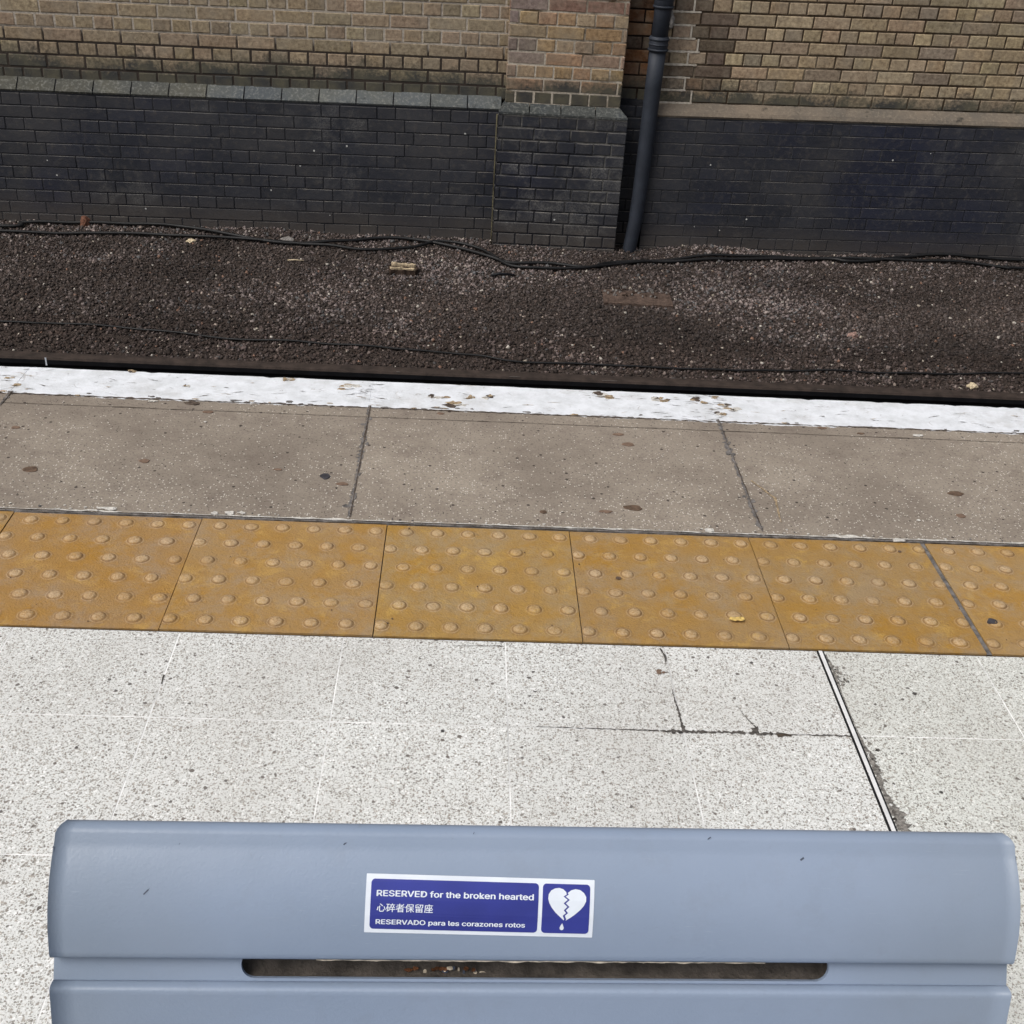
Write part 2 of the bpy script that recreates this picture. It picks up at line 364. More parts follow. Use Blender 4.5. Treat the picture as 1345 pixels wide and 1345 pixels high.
def brickwork(mb, org, du, dn, u0, u1, v0, n, ch, bl, phase_s, phase_h, header_first, colf, joint=.010, mi=0, bev=.004, rel=.010, jit=.0014, merge=0.):
    """English-bond courses on a plane: org + u*du + v*Z + d*dn (dn points outward); each brick a raised, chamfered block"""
    du = Vector(du); dn = Vector(dn); org = Vector(org); Z = Vector((0, 0, 1))
    for r in range(n):
        hdr = (r % 2 == 0) == header_first
        L = bl/2 if hdr else bl; ph = phase_h if hdr else phase_s
        za = v0+r*ch+joint/2; zb = v0+(r+1)*ch-joint/2
        k = math.floor((u0-ph)/L)
        while ph+k*L < u1:
            a = max(u0, ph+k*L+joint/2); b = min(u1, ph+(k+1)*L-joint/2); k += 1
            if merge and random.random() < merge and ph+(k+1)*L < u1: b = min(u1, ph+(k+1)*L-joint/2); k += 1
            if b-a < .018: continue
            c = colf((a+b)/2, (za+zb)/2); dr = random.uniform(-.2, .2)*rel
            J = lambda: random.uniform(-jit, jit)
            ring = []
            for (i, d) in ((0., -rel), (0., dr-bev*.7), (bev, dr)):
                for (uu, vv) in ((a+i, za+i), (b-i, za+i), (b-i, zb-i), (a+i, zb-i)):
                    ring.append(org+(uu+J())*du+(vv+J())*Z+(d)*dn)
            f = [(8, 9, 10, 11)]
            for lo in (0, 4):
                for q in range(4): f.append((lo+q, lo+(q+1) % 4, lo+4+(q+1) % 4, lo+4+q))
            mb.add(ring, f, mi, c)

# ------------------------------------------------------------------ ground
def sheet(name, x0, x1, y0, y1, z, mat, kind='structure'):
    mb = MB(); mb.add([(x0, y0, z), (x1, y0, z), (x1, y1, z), (x0, y1, z)], [(0, 1, 2, 3)]); return mb.build(name, mat, kind=kind)
sheet('ground', -150, 150, -150, 150, -1.22, 'soil')

# ------------------------------------------------------------------ platform
XL, XR = -7.0, 10.0
# terrazzo paving
mb = MB()
TJ = [1.051+.305*k for k in range(-27, 30)]; TJ[29] = 1.655        # vertical joints; one lies on the movement joint
def ty(k): return 0. if k == 0 else -.241-.305*(k-1)
for a, b in zip(TJ, TJ[1:]):
    for r in range(0, 14):
        y1, y0 = ty(r), ty(r+1); g = .0013
        w = 1+random.uniform(-.04, .02); c = (w, w, w*.995)
        if (a+b)/2 > 1.655: c = (w*.965, w*.968, w*.935)
        y1_ = y1-g if r else y1-.004
        dz = random.uniform(0, .0003)
        mb.add([(a+g, y0+g, dz), (b-g, y0+g, dz), (b-g, y1_, dz), (a+g, y1_, dz), (a+g, y0+g, -.03), (b-g, y0+g, -.03), (b-g, y1_, -.03), (a+g, y1_, -.03)],
               [(0, 1, 2, 3), (0, 4, 5, 1), (1, 5, 6, 2), (2, 6, 7, 3), (3, 7, 4, 0)], 0, c)
mb.add([(TJ[0], ty(14), -.0003), (TJ[-1], ty(14), -.0003), (TJ[-1], -.004, -.0003), (TJ[0], -.004, -.0003)], [(0, 1, 2, 3)], 1)
mb.add([(TJ[0], -.004, -.002), (TJ[-1], -.004, -.002), (TJ[-1], .0, -.002), (TJ[0], .0, -.002)], [(0, 1, 2, 3)], 3)
# worn and blackened joints beside the movement joint
mb.ragged([(1.10, -.240), (1.17, -.241), (1.293, -.242), (1.335, -.243)], [.0006, .0015, .0022, .004], .0012, 2, .004, jit=.9)
mb.ragged([(1.335, -.243), (1.37, -.243), (1.44, -.242), (1.465, -.242)], [.008, .006, .005, .004], .0012, 2, .004, jit=.9)
mb.ragged([(1.465, -.242), (1.49, -.243), (1.53, -.243), (1.545, -.244), (1.60, -.243), (1.652, -.243)], [.003, .006, .004, .002, .0025, .004], .0012, 2, .004, jit=.9)
mb.ragged([(1.52, -.245), (1.545, -.246)], [.008, .006], .0016, 3)
mb.ragged([(1.347, -.010), (1.352, -.035), (1.351, -.06)], [.002, .005, .001], .0012, 2)
mb.ragged([(1.352, -.13), (1.353, -.17), (1.355, -.20), (1.358, -.239)], [.001, .0028, .0035, .0055], .0013, 2, .004, jit=.9)
mb.ragged([(1.463, -.17), (1.471, -.195), (1.479, -.214), (1.487, -.228)], [.0006, .0012, .0022, .004], .0013, 2, .004, jit=.7)
mb.blob(1.485, -.235, .008, .009, .0014, 2, 12, .5, th=.0008)
gx = []; gw = []
for i in range(60):
    y = -.015-.50*i/60
    k = .0015+.005*math.exp(-((y+.07)/.04)**2)+.012*math.exp(-((y+.31)/.045)**2)+.020*math.exp(-((y+.44)/.05)**2)
    k *= 1+.7*noise.noise(Vector((y*60, 1, 0))); gx.append((1.6655+k*.5, y)); gw.append(k)
mb.ragged(gx, gw, .0011, 5, .004, jit=.5)
for i in range(46):
    y = random.choice((-.31, -.44, -.07))+random.gauss(0, .03); mb.blob(1.668+abs(random.gauss(0, .012)), y, random.uniform(.0012, .004), random.uniform(.002, .005), .0014, random.choice((5, 5, 2, 0)), 9, .5, th=.0008)
for k in range(5): mb.blob(1.344+random.uniform(-.012, .012), -.081+random.uniform(-.005, .005), random.uniform(.002, .005), random.uniform(.002, .004), .0011, 4, 9, .4, th=.0008)
mb.ragged([(.951, -.022), (1.0, -.019), (1.045, -.018)], [.0008, .0012, .0018], .0011, 2)
mb.ragged([(.44, -.13), (.442, -.155)], [.003, .002], .0011, 2)
mb.build('terrazzo_paving', ['terrazzo', 'grout', 'grime', 'joint_dark', 'stain_soft', 'grime_light'], kind='structure')

# yellow tactile paving, one sheet of domed tiles
TX = [-4.0+.4*k for k in range(30)]
bm_v = []; mb = MB(); wear = []; rim = []
def tile(mb, x0, gap_r=.0012):
    w = random.uniform(.90, 1.06); c = (w, w*random.uniform(.98, 1.02), w*random.uniform(.92, 1.06))
    a, b = x0+.0008, x0+.4-gap_r; z = .0015+random.uniform(-.0005, .001); tx = random.uniform(-.0012, .0012)
    base = len(mb.v)
    mb.add([(a, .002, z), (b, .002, z+tx), (b, .3985, z+tx), (a, .3985, z), (a, .002, -.03), (b, .002, -.03), (b, .3985, -.03), (a, .3985, -.03)],
           [(0, 1, 2, 3), (0, 4, 5, 1), (1, 5, 6, 2), (2, 6, 7, 3), (3, 7, 4, 0)], 0, c)
    wear.extend([0]*8); rim.extend([0]*8)
    for r in range(6):
        yy = .4-(.030+.0672*r)
        off = .044 if r % 2 == 0 else .013
        for k in range(6):
            cx = x0+off+.0667*k; cy = yy
            if cx+.0125 > x0+.4: continue
            prof = [(.0215, .0001, 0, 0), (.0190, .0003, .1, .6 if cy < .1 else .3), (.0165, .0007, .75, .1), (.0148, .0009, .2, 1), (.0136, .0013, .2, 1), (.0112, .0033, .8, .1), (.0086, .0042, 1, 0), (.0042, .0045, .85, 0)]
            f = random.uniform(.5, 1.05) if random.random() < .3 else random.uniform(.85, 1.1); wr = random.uniform(.55, 1.1); sq = random.uniform(.93, 1.07)
            vs = []; zb = z+tx*(cx-a)/.4; n = 18
            for (rr, hh, ww, ri) in prof:
                for q in range(n):
                    t = 2*math.pi*q/n; ra = rr*(1+random.uniform(-.02, .02)*(1 if ri else 0))
                    vs.append((min(max(cx+ra*math.cos(t)*sq, a), b), cy+ra*math.sin(t), zb+hh*f+(.00045*random.uniform(-1, 1) if hh > .003 else 0)))
                    wear.append(ww*wr); rim.append(ri)
            vs.append((cx, cy, zb+.0057*f)); wear.append(.8*wr); rim.append(0)
            fs = []
            for i in range(len(prof)-1):
                for q in range(n): fs.append((i*n+q, i*n+(q+1) % n, (i+1)*n+(q+1) % n, (i+1)*n+q))
            l = (len(prof)-1)*n
            for q in range(n): fs.append((l+q, l+(q+1) % n, l+n))
            mb.add(vs, fs, 0, c, True)
for x in TX: tile(mb, x, .011 if abs(x-1.6) < .01 else .0012)
n0 = len(mb.v)
mb.add([(TX[0], 0, -.0025), (TX[-1]+.4, 0, -.0025), (TX[-1]+.4, .4, -.0025), (TX[0], .4, -.0025)], [(0, 1, 2, 3)], 1)
mb.add([(1.9885, 0, .0005), (1.9995, 0, .0005), (1.9995, .4, .0005), (1.9885, .4, .0005)], [(0, 1, 2, 3)], 2)
for (x, y, r, m) in ((2.039, .105, .0105, 3), (.833, .055, .002, 4), (.825, .04, .002, 4), (1.29, .22, .006, 4), (1.93, .36, .004, 4)): mb.blob(x, y, r, r*.9, .0068 if r > .01 else .0042, m, 14, .15, th=.005 if r > .01 else .0012)
for k in range(26): mb.blob(random.uniform(-.6, 3), random.uniform(.01, .39), *(random.uniform(.0008, .002),)*2, .0038, 4, 7, .3)
o = mb.build('tactile_paving', ['tactile', 'joint_dark', 'joint_grey', 'gum_dark', 'gum_brown'], kind='structure')
nv = len(mb.v)
for nm, arr in (('wear', wear), ('rim', rim)):
    at = o.data.attributes.new(nm, 'FLOAT', 'POINT'); a = np.zeros(nv); a[:len(arr)] = arr; at.data.foreach_set('value', a)

# concrete platform edge slabs with the painted white edge
mb = MB()
CJ = [.714+.923*k for k in range(-9, 11)]
for a, b in zip(CJ, CJ[1:]):
    w = random.uniform(.94, 1.05); g = .004
    y0, y1 = .412, 1.150
    # top subdivided so that the front arris can be slightly broken
    n = 46; vs = []; fs = []
    for i in range(n+1):
        x = a+g+(b-a-2*g)*i/n; jt = .003*noise.noise(Vector((x*9, 3.1, 0)))+.0015*noise.noise(Vector((x*40, 1.1, 0)))
        if random.random() < .05: jt -= .005
        vs += [(x, y0+.001*random.random(), 0), (x, y1-.008+jt, 0), (x, y1+jt, -.006), (x, y1+.002, -.075), (x, y1-.02, -.085)]
    for i in range(n):
        for k in range(4): fs.append((i*5+k, (i+1)*5+k, (i+1)*5+k+1, i*5+k+1))
    for i in (0, n): fs.append(tuple(i*5+k for k in range(5)))
    mb.add(vs, fs, 0, (w, w*.995, w*.985))
mb.add([(CJ[0], .40, -.006), (CJ[-1], .40, -.006), (CJ[-1], 1.13, -.006), (CJ[0], 1.13, -.006)], [(0, 1, 2, 3)], 1)
for x in CJ[6:14]:                                              # ragged mortar in the slab joints
    pts = [(x+.004*noise.noise(Vector((x*7, k, 0))), .43+.56*k/12) for k in range(13)]
    mb.add([(x-.0045, .41, -.0008), (x+.0045, .41, -.0008), (x+.0045, 1.144, -.0008), (x-.0045, 1.144, -.0008)], [(0, 1, 2, 3)], 0)
    mb.ragged(pts, [random.uniform(.003, .012) for _ in pts], .0008, 2, .006, jit=.9)
    mb.ragged([(p[0]+.002, p[1]) for p in pts], [random.uniform(.0004, .0035) for _ in pts], .0016, 11, .008)
    for k in range(8): mb.blob(x+random.uniform(-.012, .012), random.uniform(.45, .97), random.uniform(.003, .008), random.uniform(.004, .012), .0012, 2, 10, .4)
mb.ragged([(1.66, .66), (1.70, .58), (1.69, .47)], [.003, .006, .002], .0012, 5, .01)
pts = [(-2+.1*k, .922+.003*noise.noise(Vector((k*.7, 0, 0)))) for k in range(70)]
mb.ragged(pts, [.0015+.002*max(0, noise.noise(Vector((k*.45, 5, 0)))) for k in range(70)], .0009, 3, .01)      # scored line
mb.ragged([(-2+.1*k, .9775+.002*noise.noise(Vector((k*.9, 2, 0)))) for k in range(70)], [.003+.003*random.random() for _ in range(70)], .0007, 4, .008, jit=.8)
# dirty fillet and mortar crumbs between the slabs and the yellow tiles
mb.add([(CJ[0], .399, .0), (CJ[-1], .399, .0), (CJ[-1], .414, .0), (CJ[0], .414, .0)], [(0, 1, 2, 3)], 2)
mb.ragged([(-2+.05*k, .4155) for k in range(130)], [random.uniform(.001, .006) for _ in range(130)], .0011, 6, .012, jit=.9)
mb.ragged([(-2+.05*k, .4025) for k in range(130)], [random.uniform(.001, .004) for _ in range(130)], .0012, 3, .012, jit=.9)
for (x, y, rx, ry) in ((.19, .425, .018, .005), (.421, .424, .007, .005), (.455, .426, .013, .006), (.48, .428, .008, .005), (1.517, .422, .010, .008), (1.80, .419, .018, .004), (1.84, .418, .024, .005), (1.945, .409, .018, .006), (.314, .857, .004, .003), (.16, .962, .010, .004), (2.164, .938, .012, .006), (2.02, .50, .004, .004)):
    mb.blob(x, y, rx, ry, .003, 6, 14, .5)
for k in range(90): x = random.uniform(-.8, 3.2); mb.blob(x, .418+abs(random.gauss(0, .012)), random.uniform(.001, .004), random.uniform(.001, .003), .0018, random.choice((6, 6, 2)), 8, .4)
# short cracks and scuffs running along the painted edge
for k in range(190):
    x = random.uniform(-.7, 3.1) if k < 130 else random.choice((-.21, .70, 1.62, 1.64))+random.gauss(0, .035); y = random.uniform(.985, 1.14); l = random.uniform(.006, .04); sl_ = random.gauss(0, .25)
    mb.ragged([(x-l/2, y-sl_*l/2), (x, y+random.uniform(-.002, .002)), (x+l/2, y+sl_*l/2)], [.0004, random.uniform(.0008, .0026), .0004], .0011, random.choice((2, 2, 2, 4, 5)), .004, jit=.9)
for k in range(70):
    x = random.uniform(-.7, 3.1); mb.blob(x, .98+abs(random.gauss(0, .008)), random.uniform(.003, .012), random.uniform(.001, .004), .0012, random.choice((2, 2, 5)), 10, .5)
# chips in the paint
for (x, y, s) in ((.648, 1.096, 1.1), (.88, 1.060, .7), (.905, 1.058, .6), (.938, 1.022, 1.1), (.97, 1.064, .8), (1.023, 1.074, .9), (1.335, 1.112, 1.1), (1.36, 1.105, .8), (1.488, 1.103, .8), (1.51, 1.097, .7), (1.60, 1.112, .8), (1.62, 1.09, .6), (1.66, 1.128, .5), (1.67, 1.08, .8), (1.69, 1.055, .9), (1.655, 1.03, .8), (-.241, 1.067, .5), (-.214, 1.03, .6), (.062, 1.143, .6), (.48, 1.129, .6), (.22, 1.064, .5)):
    for k in range(4): mb.blob(x+random.uniform(-.017, .017)*s, y+random.uniform(-.011, .011)*s, random.uniform(.006, .017)*s, random.uniform(.004, .011)*s, .0012, random.choice((5, 5, 6, 4)), 12, .5)
    mb.ragged([(x-.016*s, y-.010*s), (x, y-.013*s), (x+.016*s, y-.006*s)], [.001, .003*s, .001], .0017, 4)
for (x, y, rx, ry, m) in ((-.028, .587, .018, .012, 7), (.641, .605, .012, .012, 8), (.215, .646, .012, .009, 9), (1.355, .512, .021, .011, 7), (.685, .573, .014, .007, 9), (.528, .629, .01, .004, 9), (2.156, .634, .020, .010, 7), (2.131, .529, .012, .009, 9), (1.29, .49, .016, .006, 9), (.260, .962, .020, .010, 4), (1.147, .479, .008, .007, 7), (1.914, .962, .012, .006, 9), (1.378, .825, .016, .009, 9), (.31, .914, .015, .006, 9), (1.36, .88, .014, .007, 9), (2.01, .94, .010, .005, 7), (-.13, .79, .012, .007, 9), (.9, .96, .01, .006, 9), (2.4, .7, .012, .009, 9), (2.35, .50, .010, .007, 9)):
    mb.blob(x, y, rx, ry, .0015, m, 16, .22)
mb.build('platform_edge', ['concrete', 'joint_dark', 'joint_grey', 'joint_dark', 'chip_dark', 'chip_tan', 'mortar_bits', 'gum_brown', 'gum_dark', 'stain_soft', 'joint_grey', 'chip_dark'], kind='structure')
# body of the platform and its sooty face below the overhanging slabs
mb = MB(); mb.box((XL, -8, -1.2), (XR, 1.02, -.09)); mb.build('platform_base', 'dark_plaster', kind='structure')
mb = MB(); mb.box((XL, -8, -.085), (XR, -4.21, 0)); mb.build('platform_surface', 'concrete', kind='structure')

# metal strip of the movement joint
root = empty('metal_joint_strip', (1.6585, -.004, 0)); tag(root, 'silver metal strip of a movement joint set in the white speckled paving', 'metal strip')
mb = MB(); mb.box((-.0035, -4.2, -.02), (.0035, 0, .0022), bev=.0008); mb.build('metal_bar', 'metal_strip', root)
mb = MB(); mb.box((-.0075, -4.2, -.02), (-.0037, 0, .0013)); mb.box((.0037, -4.2, -.02), (.0066, 0, .0013)); mb.build('rubber_edge', 'rubber', root)

# ------------------------------------------------------------------ track bed
def bedz(x, y):
    z = -1.0 if y > 4.0 else -1.0-.045*(4.0-y)/.8 if y > 3.2 else -1.045
    z -= .014*math.exp(-((x-1.5)/.5)**2-((y-5.3)/.15)**2)
    z += .018*noise.noise(Vector((x*1.1, y*1.4, 0)))+.010*noise.noise(Vector((x*3.3, y*3.3, 4)))
    if y > 5.2: z += .02*min(1, (y-5.2)/.25)*(.6+.8*noise.noise(Vector((x*1.7, 8, 0))))
    if y > 4.9 and x > 2.25: z += .018*min(1, (y-4.9)/.3)*(x-2.25)
    # heap of debris at the foot of the pipe
    z += .028*math.exp(-((x-2.45)/.35)**2-((y-5.42)/.1)**2)
    return z
mb = MB(); nx, ny = 340, 96; x0, x1, y0, y1 = -4., 7.5, 1.1, 5.6
g = [(x0+(x1-x0)*i/nx, y0+(y1-y0)*j/ny) for j in range(ny+1) for i in range(nx+1)]
mb.add([(x, y, bedz(x, y)+.001) for x, y in g], [(j*(nx+1)+i, j*(nx+1)+i+1, (j+1)*(nx+1)+i+1, (j+1)*(nx+1)+i) for j in range(ny) for i in range(nx)], smooth=True)
mb.build('track_bed', 'soil', kind='structure')
mb = MB(); mb.add([(XL-30, 1.02, -1.08), (-3.9, 1.02, -1.08), (-3.9, 5.6, -1.08), (XL-30, 5.6, -1.08), (7.4, 1.02, -1.08), (XR+30, 1.02, -1.08), (XR+30, 5.6, -1.08), (7.4, 5.6, -1.08)], [(0, 1, 2, 3), (4, 5, 6, 7)])
mb.build('track_ground', 'soil', kind='structure')

def stones(name, N, xr, yr, smin, smax):
    P = np.c_[rng.uniform(*xr, N), rng.uniform(*yr, N)]
    cube = np.array([(x, y, z) for z in (-1, 1) for y in (-1, 1) for x in (-1, 1)], float)
    Q = np.array([(0, 2, 3, 1), (4, 5, 7, 6), (0, 1, 5, 4), (2, 6, 7, 3), (0, 4, 6, 2), (1, 3, 7, 5)])
    V = cube[None]*(1+rng.uniform(-.42, .25, (N, 8, 3)))
    size = rng.uniform(smin, smax, (N, 1, 1))*np.where(rng.random((N, 1, 1)) < .08, 1.5, 1.)
    V = V*size*rng.uniform(.55, 1.25, (N, 1, 3))*.62
    q = rng.normal(size=(N, 4)); q /= np.linalg.norm(q, axis=1)[:, None]; w, x, y, z = q.T
    Rm = np.stack([1-2*(y*y+z*z), 2*(x*y-z*w), 2*(x*z+y*w), 2*(x*y+z*w), 1-2*(x*x+z*z), 2*(y*z-x*w), 2*(x*z-y*w), 2*(y*z+x*w), 1-2*(x*x+y*y)], -1).reshape(N, 3, 3)
    V = np.einsum('nij,nkj->nki', Rm, V)
    cols = np.zeros((N, 3)); zz = np.zeros(N)
    A = np.array([lin(c)[:3] for c in ((82, 72, 67), (69, 62, 58), (90, 83, 80), (77, 70, 68), (67, 61, 58), (99, 89, 85))])
    B = np.array([lin(c)[:3] for c in ((132, 122, 119), (114, 104, 103), (144, 134, 130), (104, 96, 95), (122, 110, 107), (98, 98, 99))])
    Cc = np.array([lin(c)[:3] for c in ((190, 180, 166), (172, 158, 148), (206, 200, 190), (150, 120, 104))])
    pk = rng.integers(0, 6, N); rr = rng.random(N); u = rng.random(N); pk2 = rng.integers(0, 4, N)
    for i in range(N):
        px, py = P[i]; zz[i] = bedz(px, py)
        k = .5+.55*noise.noise(Vector((px*.9+3, py*1.7, 1)))+.35*noise.noise(Vector((px*3, py*4, 7)))-.38
        k += .60*math.exp(-((px-1.35)/1.1)**2-((py-4.95)/.28)**2)+.30*math.exp(-((px+.2)/.9)**2-((py-4.15)/.2)**2)+.22*math.exp(-((px-2.55)/.35)**2-((py-4.7)/.35)**2)+.2*math.exp(-((py-5.4)/.12)**2)+.3*math.exp(-((px-3.7)/.5)**2-((py-3.75)/.12)**2)
        k -= .22*math.exp(-((px-1.0)/1.6)**2-((py-4.2)/.22)**2)
        cols[i] = (B if rr[i] < k else A)[pk[i]]*(.92+.5*u[i])*(1.0+.55*noise.noise(Vector((px*.75+9, py*1.9, 5)))+.25*noise.noise(Vector((px*2.3, py*3.3, 2))))
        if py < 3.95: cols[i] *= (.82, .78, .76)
        if (rr[i]*977) % 1 < .018+.02*max(0, k): cols[i] = Cc[pk2[i]]
    V += np.c_[P, zz+rng.uniform(-.004, .007, N)][:, None]
    me = bpy.data.meshes.new(name)
    me.vertices.add(N*8); me.vertices.foreach_set('co', V.astype(np.float32).ravel())
    F = (Q[None]+np.arange(N)[:, None, None]*8).reshape(-1)
    me.loops.add(len(F)); me.loops.foreach_set('vertex_index', F.astype(np.int32))
    me.polygons.add(N*6); me.polygons.foreach_set('loop_start', (np.arange(N*6)*4).astype(np.int32))
    ca = me.color_attributes.new('col', 'FLOAT_COLOR', 'POINT')
    ca.data.foreach_set('color', np.c_[np.repeat(cols, 8, 0), np.ones(N*8)].astype(np.float32).ravel())
    me.materials.append(M['ballast']); me.update(calc_edges=True); me.validate()
    o = bpy.data.objects.new(name, me); COL.objects.link(o); o['kind'] = 'stuff'; return o
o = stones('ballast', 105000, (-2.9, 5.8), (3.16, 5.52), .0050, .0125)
tag(o, 'dark brown and grey ballast stones between the rail and the brick wall', 'ballast')
o = stones('ballast', 9000, (-3.2, 6.2), (1.2, 3.16), .014, .026)
tag(o, 'ballast stones lying between the two rails below the platform edge', 'ballast')

# rails (flat-bottom section)
def rail(y, zt, label):
    prof = [(-.070, 0), (-.070, .011), (-.022, .027), (-.010, .038), (-.009, .105), (-.030, .120), (-.0345, .126), (-.036, .148), (-.030, .157), (-.012, .1595)]
    prof = prof+[(-a, b) for a, b in prof[::-1]]
    root = empty('rail', (1.2, y, zt-.1595)); tag(root, label, 'rail', 'running rails of the track')
    top = MB(); xs = [-12., 14.]
    n = len(prof); vs = [(x-1.2, a, b) for x in xs for a, b in prof]; fs = [(k, (k+1) % n, n+(k+1) % n, n+k) for k in range(n)]+[tuple(range(n))]
    m = MB(); m.add(vs, fs, 0)
    for i, f in enumerate(m.f):
        if 7 <= i <= 11: m.mi[i] = 1  # sides keep the black slot: their shade is painted into the colour
    return root, m
root, m = rail(3.237, -.902, 'rusty topped running rail on the far side, seen just over the white platform edge')
m.build('rail_bar', ['rail_black', 'rail_rust'], root)
s = MB(); s.box((-1.2-.965, -.0365, .120), (-1.2-.958, -.0345, .158)); s.build('paint_mark', 'sticker_white', root)
for (x, w) in ((-.55, .02), (-.02, .05), (.42, .07), (1.45, .03)):
    s = MB(); s.box((x, -.034, .1597), (x+w, -.0325, .1604)); s.build('bright_scrape', 'stone_grey', root)
root, m = rail(1.732, -.902, 'running rail nearest the platform, hidden below its edge')
m.build('rail_bar', ['rail_black', 'rail_rust'], root)

# cables
def spline(pts, sub=8):
    P = [Vector(p) for p in pts]; out = []
    for i in range(len(P)-1):
        a, b, c, d = P[max(i-1, 0)], P[i], P[i+1], P[min(i+2, len(P)-1)]
        for k in range(sub):
            t = k/sub; out.append(.5*((2*b)+(-a+c)*t+(2*a-5*b+4*c-d)*t*t+(-a+3*b-3*c+d)*t*t*t))
    out.append(P[-1]); return out
def cable(xy, r, dz, label):
    xy = [(xy[0][0]-1.4, xy[0][1]-.05)]+list(xy)+[(xy[-1][0]+1.6, xy[-1][1]-.02)]
    P = [Vector((p.x, p.y, bedz(p.x, p.y)+dz+.004*noise.noise(Vector((p.x*5, dz*50, 0))))) for p in spline([(x, y, 0) for x, y in xy])]
    m = MB(); m.tube(P, r, 8); o = m.build('cable', 'rubber'); tag(o, label, 'cable', 'trackside cables')
A = [(-1.916, 5.301), (-1.804, 5.381), (-1.49, 5.423), (-1.029, 5.44), (-.779, 5.41), (-.421, 5.265), (-.132, 5.212), (.188, 5.282), (.418, 5.369), (.659, 5.367), (.901, 5.268), (1.115, 5.124), (1.24, 5.057), (1.475, 5.075), (1.707, 5.031), (1.86, 5.158), (2.08, 5.203), (2.448, 5.24), (3.207, 5.347), (3.393, 5.299), (3.6, 5.328), (3.876, 5.43), (4.151, 5.44), (4.661, 5.44)]
B = [(-1.883, 5.207), (-1.214, 5.273), (-.746, 5.254), (-.275, 5.228), (.08, 5.192), (.341, 5.157), (.617, 5.234), (.80, 5.36), (1.044, 5.259), (1.239, 5.001), (1.47, 4.977), (1.706, 5.024), (1.955, 5.157), (2.456, 5.285), (2.958, 5.341), (3.332, 5.349), (3.825, 5.33), (4.198, 5.323), (4.428, 5.267), (4.55, 5.283)]
Cb = [(-1.399, 3.808), (-1.175, 3.824), (-1.043, 3.829), (-.832, 3.832), (-.633, 3.804), (-.236, 3.748), (.25, 3.717), (.638, 3.695), (1.026, 3.678), (1.208, 3.63), (1.596, 3.632), (1.986, 3.625), (2.582, 3.647), (3.089, 3.674), (3.608, 3.712), (3.911, 3.723)]
cable(A, .011, .020, 'black cable lying on the stones closest to the foot of the brick wall')
cable(B, .010, .022, 'black cable crossing the one at the wall foot, sagging in front of the pier')
cable(Cb, .006, .014, 'thin black cable running along the stones just behind the far rail')

# bits lying on the ballast
def lump(name, x, y, r, mat, label, cat, squash=.55, z=None, group=None):
    bm = bmesh.new(); bmesh.ops.create_icosphere(bm, subdivisions=2, radius=1)
    ph = random.uniform(0, 50)
    for v in bm.verts:
        d = 1+.45*noise.noise(v.co*1.1+Vector((ph, 0, 0)))+.15*noise.noise(v.co*3+Vector((ph, 0, 0)))
        v.co = Vector((v.co.x*r*d*1.2, v.co.y*r*d*.9, v.co.z*r*d*squash))
    m = MB(); m.bm(bm); o = m.build(name, mat); o.location = (x, y, (bedz(x, y) if z is None else z)+r*squash*.55); o.rotation_euler = (0, 0, random.uniform(-.5, .5))
    tag(o, label, cat, group)
lump('stone', -.731, 5.205, .024, 'stone_pale', 'cream coloured stone lying beside the cables at the left wall foot', 'stone')
lump('stone', -.156, 5.290, .034, 'stone_grey', 'flat grey stone resting by the cables below the black wall, left of the pier', 'stone', .4)
lump('stone', 3.106, 4.133, .026, 'stone_pink', 'pinkish stone standing out in the dark ballast right of the pier', 'stone', .8)
lump('stone', 3.574, 3.571, .022, 'stone_pale', 'pale stone between the thin cable and the rail at the right', 'stone', .8)
lump('brick_fragment', -1.433, 5.425, .026, 'brick_red', 'small red brick fragment standing against the foot of the black wall', 'brick fragment', 1.5)
# broken block of wood
root = empty('wood_block', (.59, 4.86, bedz(.59, 4.86)), R(-4)); tag(root, 'broken weathered piece of wood with a pale splintered top on the ballast', 'wood')
def splinter(name, L, w, z0, z1, mat, y0=0, seed=0):
    m = MB(); n = 16; vs = []
    for i in range(n+1):
        t = i/n; x = (t-.5)*L; e = min(1, t/.07, (1-t)/.05); k = .35+.65*e
        nn = noise.noise(Vector((t*5, seed, 0)))*.3
        zt = z1+(z1-z0)*.35*noise.noise(Vector((t*4, seed+9, 0)))
        vs += [(x, y0-w/2*k*(1+nn), z0), (x, y0-w/2*k*(1+nn), zt*.9), (x, y0, zt+.004*noise.noise(Vector((t*9, seed, 3)))), (x, y0+w/2*k*(1-nn), zt*.85), (x, y0+w/2*k*(1-nn), z0)]
    fs = [(i*5+k, (i+1)*5+k, (i+1)*5+(k+1) % 5, i*5+(k+1) % 5) for i in range(n) for k in range(5)]+[tuple(range(5)), tuple(n*5+k for k in range(5))]
    m.add(vs, fs); return m.build(name, mat, root)
splinter('wood_base', .175, .10, -.02, .035, 'wood_dark', 0, 1); splinter('splinter', .145, .026, .03, .052, 'wood_pale', .018, 3); splinter('splinter', .150, .018, .03, .043, 'wood_pale', -.036, 5)
